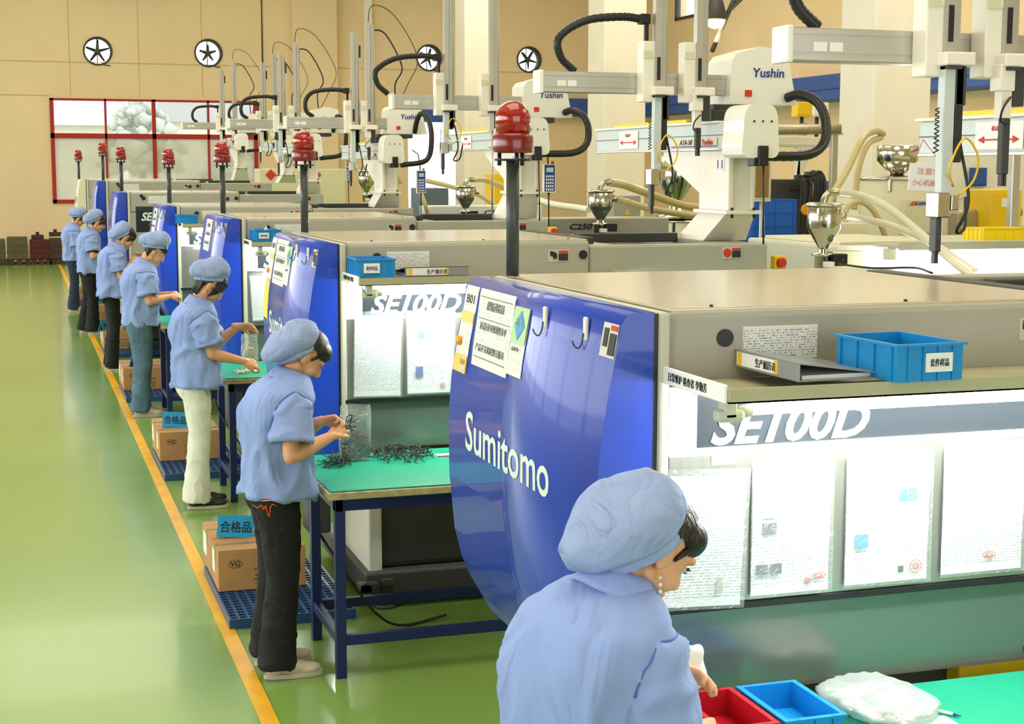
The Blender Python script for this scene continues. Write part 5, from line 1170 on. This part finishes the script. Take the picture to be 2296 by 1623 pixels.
def person(label, loc, yaw, s=1., lean=5, curve=.6, neck=35, pitch=35, turn=0, R_w=(.25, -.08, 1.06), L_w=(.24, .05, 1.10), R_dir=(.8, .4, .1), L_dir=(.8, -.4, .1), R_pole=(-.3, -.5, -1), L_pole=(-.3, .5, -1), R_n=(0, .6, -.6), L_n=(0, -.6, -.6), curl=.55,
           feet=((-.0, -.085, 0), (.02, .085, 0)), pants='jean_dark', flare=.078, thigh=.088, shoe='shoe_w', shoe_cover=0., hair='short', cap=(0., 0., .03), capband=None, voxel=.007, wid=1., dep=1., extras=(), hem=.80, sleeve=.78, cap_lean=None, hairless_nape=False, capf=.12, nlen=.135):
    global NREF
    r = thing('person', label, 'person', loc, yaw, 'workers along the machines'); r.scale = (s, s, s)
    P0 = Vector((0, 0, .88)); ln = math.radians(lean); T = Matrix.Rotation(ln, 3, 'Y')
    def tor(x, y, z):
        zz = z - .88; fx = curve*max(0, zz-.22)**2
        return P0 + T @ Vector((x + fx, y, zz))
    # ---- body (skin), one continuous mesh
    nb = tor(-.005, 0, 1.335); na = math.radians(neck); hc = nb + Vector((math.sin(na), 0, math.cos(na)))*nlen
    HR = Matrix.Rotation(math.radians(turn), 3, 'Z') @ Matrix.Rotation(math.radians(pitch), 3, 'Y')
    def hd(x, y, z): return hc + HR @ Vector((x, y, z))
    b = MB()
    E = lambda c, rr: b.ico(hd(*c), rr, 3, HR)
    E((-.012, 0, .02), (.090, .074, .088)); E((.022, 0, -.018), (.064, .064, .078)); E((.028, 0, -.06), (.048, .05, .048))
    for q in (-1, 1):
        b.cap2(hd(-.005, q*.047, -.06), hd(.058, q*.012, -.100), .022, .017)
        E((.050, q*.034, -.040), (.028, .026, .030)); E((.066, q*.032, .018), (.018, .026, .010))
        E((-.008, q*.076, -.018), (.019, .007, .031)); E((-.012, q*.078, -.012), (.014, .010, .020))
    b.cap2(hd(.080, 0, .004), hd(.101, 0, -.034), .0085, .0115); E((.094, 0, -.040), (.012, .018, .009))
    E((.080, 0, -.066), (.010, .022, .0065)); E((.078, 0, -.077), (.010, .019, .007)); E((.070, 0, -.104), (.016, .020, .015))
    b.cap2(hd(-.03, 0, -.035), nb, .052, .050); b.cap2(hd(-.005, 0, -.06), nb + Vector((.012, 0, 0)), .045, .048)
    b.cap2(nb, tor(0, 0, 1.24), .052, .085)
    for z0, z1, ra, rb in ((1.24, 1.1, .105, .10), (1.1, .98, .10, .095), (.98, .86, .095, .105)): b.cap2(tor(-.01, 0, z0), tor(-.01, 0, z1), ra, rb)
    arms = []
    for q, Wt, pole, dr, nn in ((-1, R_w, R_pole, R_dir, R_n), (1, L_w, L_pole, L_dir, L_n)):
        S = tor(-.005, q*.148*wid, 1.272); El, Wr = ik(S, Vector(Wt), .265, .225, Vector(pole))
        b.cap2(tor(0, q*.06, 1.262), S, .038, .037); b.cap2(S, S.lerp(El, .5), .038, .041); b.cap2(S.lerp(El, .5), El, .041, .036)
        b.cap2(El, El.lerp(Wr, .35), .036, .037); b.cap2(El.lerp(Wr, .35), Wr, .037, .0235)
        NREF = tuple(Vector(nn).normalized()); hand(b, Wr, Vector(dr), Vector(nn), .95, curl, q, .6)
        arms.append((S, El, Wr))
    legs = []
    for (fx, fy, fyaw), q in zip(feet, (-1, 1)):
        hip = Vector((-.01, q*.085, .85)); an = Vector((fx-.03, fy, .085)); kn = hip.lerp(an, .5) + Vector((.025, 0, .01))
        b.cap2(hip, kn, .075, .050); b.cap2(kn, an, .048, .034); fd = Vector((math.cos(fyaw), math.sin(fyaw), 0))
        b.cap2(an, an + fd*.13 - Vector((0, 0, .05)), .032, .022); legs.append((hip, kn, an, fd))
    remesh_build(b, 'body', 'skin', r, voxel, 2)
    # ---- face details
    for q in (-1, 1):
        MB().ico(hd(.0758, q*.031, -.002), (.0085, .011, .0058), 2, HR).build('eye', 'eye_w', r)
        MB().ico(hd(.0815, q*.031, -.0045), (.0035, .0055, .0040), 2, HR).build('iris', 'ink', r)
        MB().tube([hd(.080, q*.018, .003), hd(.0872, q*.030, .0065), hd(.080, q*.044, .002), hd(.070, q*.050, -.002)], .0022, 6).build('eyelid', 'hair', r)
        MB().tube([hd(.084, q*.016, .022), hd(.085, q*.032, .027), hd(.073, q*.050, .021)], [.002, .003, .0015], 6).build('eyebrow', 'hair', r)
    MB().tube([hd(.080, -.020, -.072), hd(.0885, 0, -.071), hd(.080, .020, -.072)], [.0015, .0035, .0015], 8).build('lips', 'lip', r)
    # ---- hair
    b = MB(); sc = (.097, .083, .096)
    b.ico(hd(-.014, 0, .022), sc, 4, HR); inv = HR.transposed()
    kill = []
    for v in b.bm.verts:
        p = inv @ (v.co - hc)
        front = p.x > .005 and p.z < .035 - .35*max(0, .05-p.x)
        if (p.x > .0 and p.z < .030) or p.z < -.05 + .35*max(0, p.x+.02) or (p.x > -.028 and p.z < .008): kill.append(v)
    bmesh.ops.delete(b.bm, geom=kill, context='VERTS')
    if hair == 'sweep':                       # smooth hair swept across the forehead
        b.ico(hd(.028, 0, .052), (.062, .079, .050), 4, HR); b.cap2(hd(.028, -.068, .02), hd(.018, -.071, -.008), .009, .004); b.cap2(hd(.028, .068, .02), hd(.018, .071, -.008), .009, .004)
    if hair in ('fringe', 'bob', 'short', 'boy'):
        L = {'fringe': .015, 'bob': .010, 'short': .012, 'boy': .020}[hair]
        for k in range(13):
            y = -.066 + .011*k; x = .084*math.sqrt(max(0, 1-(y/.088)**2)); b.tube([hd(x*.75, y*.9, .08), hd(x-.002, y, .052), hd(x+.002+.002*(k % 2), y*1.03, L+.006*math.sin(k*2.1))], [.012, .010, .003], 7)
    if hair in ('bob', 'fringe', 'short'):
        dl = {'bob': -.085, 'fringe': -.045, 'short': -.035}[hair]
        for q in (-1, 1):
            for k in range(5): b.tube([hd(.026+.010*k, q*.066, .045), hd(.026+.009*k, q*.074, .0), hd(.022+.009*k, q*(.073-.004*k), dl+.014*k)], [.012, .009, .002], 7)
    if not hairless_nape:
        d2 = {'bob': .085, 'fringe': .045, 'short': .05, 'boy': .05, 'sweep': .03}[hair]
        for k in range(9):
            y = -.056 + .014*k; b.tube([hd(-.066, y*1.05, .02), hd(-.082+abs(y)*.5, y*1.05, -.025), hd(-.066+abs(y)*.5, y*.9, -.025-d2)], [.018, .014, .004], 7)
    b.build('hair', 'hair', r)
    # ---- cap
    ct, cb, up = cap; CR = Matrix.Rotation(math.radians(turn), 3, 'Z') @ Matrix.Rotation(math.radians(ct), 3, 'Y')
    cc = hc + HR @ Vector((0, 0, 0)) + CR @ Vector((cb, 0, up))
    prof_ = [(.96, -.003), (.985, 0), (1.01, .008), (1.015, .016), (1.005, .019), (1.04, .022), (1.12, .034), (1.18, .050), (1.20, .070), (1.17, .092), (1.07, .113), (.89, .131), (.62, .145), (.32, .152), (.04, .154)]
    rings = []; N = 72; sd_ = loc[1]
    for k, (m_, h_) in enumerate(prof_):
        row = []
        for i in range(N):
            a = 2*PI*i/N; puff = 1 if k > 4 else 0
            w = math.sin(22*a + 2*math.sin(3*a+sd_))*.006*(max(0, 1-abs(h_-.045)/.03)) if puff else 0
            back = .5 - .5*math.cos(a); m2 = m_ + (capf*back if puff else 0)*(1 if h_ < .11 else .6)
            p = Vector((.108*(m2+w)*math.cos(a) - (.006*puff), .094*(m_+w)*math.sin(a), h_ - (.030*back if puff and h_ > .02 else 0)*min(1, (h_-.02)*25)*.6))
            if puff:
                q = Vector((p.x*11, p.y*11, p.z*16+sd_*3)); p *= 1 + .07*noise.noise(q) - .05*max(0, ridge(q, .8)-.5); p.z += .014*noise.noise(q*1.1+Vector((5, 5, 5)))
            row.append(cc + CR @ p)
        rings.append(row)
    c_ = loft(rings[:5], 'cap', 'cap', r); c_.name = 'cap_band'; loft(rings[4:], 'cap', 'cap', r)
    # ---- shirt
    tab = [(hem, .150, .190, 0), (.86, .147, .188, .0), (1.0, .140, .180, -.004), (1.1, .143, .182, -.010), (1.2, .146, .190, -.016), (1.26, .136, .196, -.020), (1.295, .118, .184, -.018), (1.318, .100, .155, -.016), (1.335, .085, .115, -.012), (1.352, .066, .075, -.008)]
    rows = []; N = 72; zs = list(np.linspace(hem, 1.2, 34)) + list(np.linspace(1.212, 1.35, 14))
    for z in zs:
        hx, hy, cx_ = interp(tab, z); row = []
        for i in range(N):
            a = 2*PI*i/N; c, s_ = math.cos(a), math.sin(a); e = .8 if z < 1.28 else 1.
            row.append(tor(cx_ + dep*hx*math.copysign(abs(c)**e, c), wid*hy*math.copysign(abs(s_)**e, s_), z))
        rows.append(row)
    off = Vector((0, 0, sd_*7.3))
    def wr(p):
        q = Vector((p.x*1.0, p.y*1.0, p.z*.55)) + off
        d = .020*max(0, ridge(q, 7.5)-.5)*2 + .008*noise.noise(q*16) + .016*noise.noise(Vector((p.x*5, p.y*5, p.z*3))+off)
        f = min(1, max(.3, (1.34-p.z)*6)); 
        if p.z < .93: d += .012*math.sin(math.atan2(p.y, p.x)*7+sd_)*(.93-p.z)/.13
        return d*f*.95
    sh = loft(rows, 'shirt', 'shirt', r, wr)
    for (S, El, Wr), q in zip(arms, (-1, 1)):
        d = (El-S).normalized(); x = d.cross(Vector((0, q, .3))).normalized(); y = d.cross(x); rows = []
        inn = tor(-.01, q*.105*wid, 1.262)
        for k in range(26):
            t = k/25; c = S + d*(.265*sleeve*t); rr = .067 + .013*t
            if t < .25: c = inn.lerp(c, (t/.25)**.7); rr *= .98
            row = []
            for i in range(44):
                a = 2*PI*i/44; rx, ry = rr*1.12, rr*.98
                if t < .3: rx *= 1.12
                row.append(c + x*rx*math.cos(a) + y*ry*math.sin(a))
            rows.append(row)
        # hem turned in so that the sleeve is open
        e = S + d*.265*sleeve
        rows.append([e + (p-e)*.93 - d*.004 for p in rows[-1]]); rows.append([e + (p-e)*.95 - d*.05 for p in rows[-2]])
        ws = lambda p: .013*max(0, ridge(p + off, 9)-.45)*1.8 + .006*noise.noise(p*15+off)
        slv = loft(rows, 'sleeve', 'shirt', r, ws, True, False)
        bt = BVHTree.FromPolygons([v.co for v in sh.data.vertices], [tuple(p.vertices) for p in sh.data.polygons]); sv = slv.data.vertices; run = []; runs = []
        for i in range(88):
            hit = None
            for k in range(24, 0, -1):
                A_, B_ = sv[k*44 + i % 44].co, sv[(k-1)*44 + i % 44].co; D_ = B_-A_
                h = bt.ray_cast(A_, D_.normalized(), D_.length)
                if h[0] is not None: hit = h[0].copy() + h[1]*(.001 if h[1].dot(A_-h[0]) > 0 else -.001); break
            if hit is not None and (not run or (hit-run[-1]).length < .05): run.append(hit)
            else:
                runs.append(run); run = [hit] if hit is not None else []
        runs.append(run); run = max(runs, key=len)[:46]
        if len(run) > 8:
            sm = [(run[max(k-1, 0)]+run[k]+run[min(k+1, len(run)-1)])/3 for k in range(len(run))]; MB().tube(sm, .0042 if loc[1] > 4 else .0026, 6).build('armhole_seam_shade', 'seam', r)  # dark blue tube puts the crease shade of the seam into colour
        st = S + d*.265*sleeve*.82
        MB().tube([st + x*.083*math.cos(a)*1.03 + y*.0735*math.sin(a)*1.03 for a in np.linspace(0, 2*PI, 30)], .0012, 4).build('hem_stitch', 'seam', slv)
    # seams: yoke and back line
    # collar
    N = 48; pf = [(.052, .030), (.058, .044), (.064, .046), (.076, .030), (.092, .002), (.097, -.010), (.090, -.012), (.066, .004)]
    CT = Matrix.Rotation(ln + na*.35, 3, 'Y'); cc2 = nb + Vector((-.004, 0, -.004)); rings = []
    for rr, h in pf:
        row = []
        for i in range(N):
            a = 2*PI*i/N; c, s_ = math.cos(a), math.sin(a); fr = max(0, c)**3
            row.append(cc2 + CT @ Vector((rr*c*(1+.25*fr) , rr*s_*1.02, h - .035*fr - .006*abs(s_))))
        rings.append(row)
    loft(rings, 'collar', 'shirt', r, None, False, False)
    # pocket on the chest
    # ---- trousers
    b = MB(); b.ico((-.02, 0, .835), (.108, .146, .10), 3)
    for (hip, kn, an, fd), q in zip(legs, (-1, 1)):
        hp = hip + Vector((-.012, 0, -.03)); b.cap2(hp, hip.lerp(kn, .45), thigh+.012, thigh); b.cap2(hip.lerp(kn, .45), kn, thigh, thigh*.80)
        b.cap2(kn, kn.lerp(an, .5), thigh*.80, (thigh*.72+flare)/2-.002); be = an + Vector((-.0, 0, -.035)); b.cyl(kn.lerp(an, .5), be, (thigh*.72+flare)/2-.002, flare, 20)
    b.ico((-.045, -.066, .79), (.085, .08, .09), 3); b.ico((-.045, .066, .79), (.085, .08, .09), 3)
    def wt(p):
        k = 1.4 if p.z < .35 else 1.
        return .005*max(0, ridge(Vector((p.x*1.3, p.y*1.3, p.z*1.0 + p.x*.8))+off, 8)-.5)*1.8*k + .003*noise.noise(p*18+off)
    tr = remesh_build(b, 'trousers', pants, r, max(.008, voxel), 3, wt)
    # ---- shoes
    for (hip, kn, an, fd), q in zip(legs, (-1, 1)):
        sdv = Vector((-fd.y, fd.x, 0)); b = MB(); base = Vector((an.x, an.y, 0))
        Rf = Matrix((fd, sdv, Vector((0, 0, 1)))).transposed()
        b.ico(base + fd*.0 + Vector((0, 0, .048)), (.055, .038, .040), 3, Rf); b.ico(base + fd*.075 + Vector((0, 0, .040)), (.075, .041, .034), 3, Rf); b.ico(base + fd*.14 + Vector((0, 0, .033)), (.058, .043, .026), 3, Rf)
        shn = remesh_build(b, 'shoe', shoe, r, .007, 2)
        b = MB(); N = 32; lo, hi = [], []
        for i in range(N):
            a = 2*PI*i/N; c, s_ = math.cos(a), math.sin(a); w = .041 + .006*c; p = base + fd*(.072 + .132*math.copysign(abs(c)**.85, c)) + sdv*w*math.copysign(abs(s_)**.75, s_)
            lo.append(b.bm.verts.new(p + Vector((0, 0, .002)))); hi.append(b.bm.verts.new(p + Vector((0, 0, .022))))
        b.bm.faces.new(lo[::-1]); b.bm.faces.new(hi)
        for i in range(N): b.bm.faces.new((lo[i], lo[(i+1) % N], hi[(i+1) % N], hi[i]))
        b.build('sole', 'sole', shn)
        if shoe == 'shoe_w':
            m = MB()
            for k in range(4): p = base + fd*(.065+.016*k) + Vector((0, 0, .073-.004*k)); m.tube([p - sdv*.02, p + fd*.006 + Vector((0, 0, .003)), p + sdv*.02], .0022, 5)
            m.build('laces', 'white_m', shn)
    bpy.context.view_layer.update()
    for e in extras: e(r, hd, tor, arms, tr)
    return r
def earring(r, hd, tor, arms, tr):
    m = MB()
    for k, rr in enumerate((.0034, .0042, .0046)): m.ico(hd(.008, -.080, -.056) - Vector((0, 0, .014*k)), rr, 2)
    m.build('pearl_earring', 'white', r)
def glasses(r, hd, tor, arms, tr):
    m = MB()
    for q in (-1, 1):
        m.tube([hd(.094, q*.032+.020*math.cos(a), -.004+.014*math.sin(a)) for a in np.linspace(0, 2*PI, 16)], .0012, 5); m.tube([hd(.092, q*.052, .0), hd(.05, q*.078, .0), hd(-.005, q*.080, .0)], .0012, 5)
    m.tube([hd(.094, -.012, .0), hd(.097, 0, .003), hd(.094, .012, 0)], .0012, 5).build('glasses', 'chrome', r)
def on_surface(r, tr, pts, rad, name, m):
    bm = bmesh.new(); bm.from_mesh(tr.data); bm.transform(tr.matrix_world); t = BVHTree.FromBMesh(bm); bm.free(); out = []
    for u, v in pts:
        d = Vector(_R @ _vec(u, v)).normalized(); h = t.ray_cast(Vector(_C), d)
        if h[0] is not None: out.append(r.matrix_world.inverted() @ (h[0] - d*.002))
    if len(out) > 2: MB().tube(spline(out, 4), rad, 6).build(name, m, r)
def pocket_art(r, hd, tor, arms, tr):
    on_surface(r, tr, [(566, 1118), (585, 1120), (600, 1119), (620, 1117)], .0025, 'red_pocket_trim', 'ink_red')
    on_surface(r, tr, [(566, 1121), (585, 1123), (600, 1122), (620, 1120)], .0015, 'white_pocket_trim', 'white_m')
    on_surface(r, tr, [(568, 1132), (578, 1138), (586, 1133), (592, 1142), (596, 1134), (600, 1150), (605, 1158), (606, 1140), (612, 1131), (622, 1135)], .0028, 'orange_embroidery', 'orange_thread')
def key_ring(r, hd, tor, arms, tr):
    m = MB(); c = Vector((-.07, -.155, .765)); m.tube([c + Vector((.014*math.cos(a), 0, .018*math.sin(a))) for a in np.linspace(0, 2*PI, 14)], .003, 6).build('belt_ring', 'brass', r)
def cuff(r, hd, tor, arms, tr):
    S, El, Wr = arms[0]; d = (El-S).normalized(); p = S + d*.265*.78
    MB().cyl(p - d*.02, p + d*.012, .058, .056, 24).build('black_cuff', 'black', r)
person('nearest worker seen from behind, large blue cap, pearl earring, holding a white cloth', (1.04, 2.80, 0), math.radians(12), 1.02, lean=8, curve=1.0, neck=46, pitch=42, turn=-4,
       R_w=(.31, -.01, .985), L_w=(.25, .06, 1.09), R_pole=(-.75, -.55, -1), L_pole=(-.6, .3, -1), R_dir=(.9, .25, -.3), L_dir=(.8, -.35, .1), curl=.5, dep=.94, pants='jean_dark', hair='sweep', cap=(-24, -.032, .012), nlen=.112, voxel=.0045, wid=.93, capf=.20, hairless_nape=True, extras=(earring,))
person('worker in black jeans with orange pocket stitching at the second table', (1.035, 6.50, 0), 0, .985, lean=3, curve=.9, neck=38, pitch=46, R_w=(.215, -.13, 1.075), L_w=(.20, -.02, 1.13), R_dir=(.65, .6, .3), L_dir=(.8, -.35, .1), R_pole=(-.1, -.35, -1), R_n=(.3, .5, -.6),
       curl=.75, pants='jean_black', flare=.085, thigh=.092, hem=.815, hair='sweep', nlen=.12, capf=.26, cap=(-24, -.026, .018), voxel=.0048, wid=1.03, dep=1.02, extras=(pocket_art,), feet=((.0, -.10, 0), (-.01, .10, .05)), hairless_nape=True)
person('worker in white trousers and glasses filling the bag of beige parts', (1.075, 9.97, 0), 0, 1.01, lean=0, curve=.6, neck=34, pitch=40, R_w=(.29, -.12, .955), L_w=(.28, .03, 1.17), R_dir=(.9, .25, -.25), L_dir=(.85, -.2, -.05), R_pole=(-.5, -.3, -1), curl=.4,
       pants='white_cloth', flare=.088, thigh=.082, shoe='shoe_b', hair='bob', cap=(6, -.004, .028), voxel=.0055, extras=(glasses,))
person('worker in faded blue jeans holding both hands in front at the fourth table', (1.015, 13.9, 0), 0, 1.03, lean=2, curve=.7, neck=42, pitch=34, R_w=(.245, -.07, 1.045), L_w=(.25, .03, 1.06), R_dir=(.9, .3, .1), L_dir=(.9, -.3, 0), curl=.7,
       pants='jean_mid', flare=.085, thigh=.10, hair='boy', cap=(8, -.002, .032), voxel=.006, extras=(key_ring,))
person('worker with a dark fringe and tight black jeans, hands raised', (.965, 17.2, 0), 0, 1.03, lean=2, curve=.9, neck=48, pitch=34, R_w=(.20, -.06, 1.15), L_w=(.22, .03, 1.18), R_dir=(.6, .3, .7), L_dir=(.6, -.2, .7), curl=.5,
       pants='jean_black', flare=.07, thigh=.075, hair='fringe', shoe='shoe_b', cap=(-26, -.018, .026), voxel=.007, feet=((.0, -.06, 0), (-.02, .06, 0)))
person('worker with a black cuff under the sleeve and flared black jeans', (.895, 21.1, 0), 0, 1.045, lean=2, curve=.5, neck=38, pitch=26, R_w=(.22, -.09, 1.05), L_w=(.22, .0, 1.07), pants='jean_black', flare=.095, thigh=.085, hair='short', cap=(-24, -.018, .028), voxel=.0075, extras=(cuff,), feet=((.04, -.09, 0), (-.06, .09, 0)))
person('farthest worker, long sleeves, leftmost at the end of the row', (.80, 24.5, 0), 0, 1.01, lean=0, curve=.4, neck=40, pitch=32, R_w=(.22, -.05, 1.06), L_w=(.22, .0, 1.08), pants='jean_dark', flare=.085, thigh=.082, hair='short', cap=(-2, -.006, .028), voxel=.0075, sleeve=.98)
# things in the workers' hands
o = MB().ico((0, 0, 0), (.045, .03, .05), 4)
for v in o.bm.verts: v.co += v.co.normalized()*(noise.noise(v.co*32)*.016)
o = o.build('white_cloth', 'white_m'); o.location = (1.365, 2.94, 1.12); tag(o, 'crumpled white cloth held by the nearest worker', 'cloth')
rn = random.Random(4)
for k in range(6):
    o = bpy.data.objects.new('black_strip', protos[k]); COL.objects.link(o); o.location = (1.335+rn.uniform(-.015, .015), 6.43+rn.uniform(-.03, .02), 1.105+rn.uniform(-.02, .02)); o.rotation_euler = (rn.random()*3, rn.random()*3, rn.random()*3)
    tag(o, 'black curled strip held in the hands of the worker in black jeans', 'strip', 'black strips in the hands')
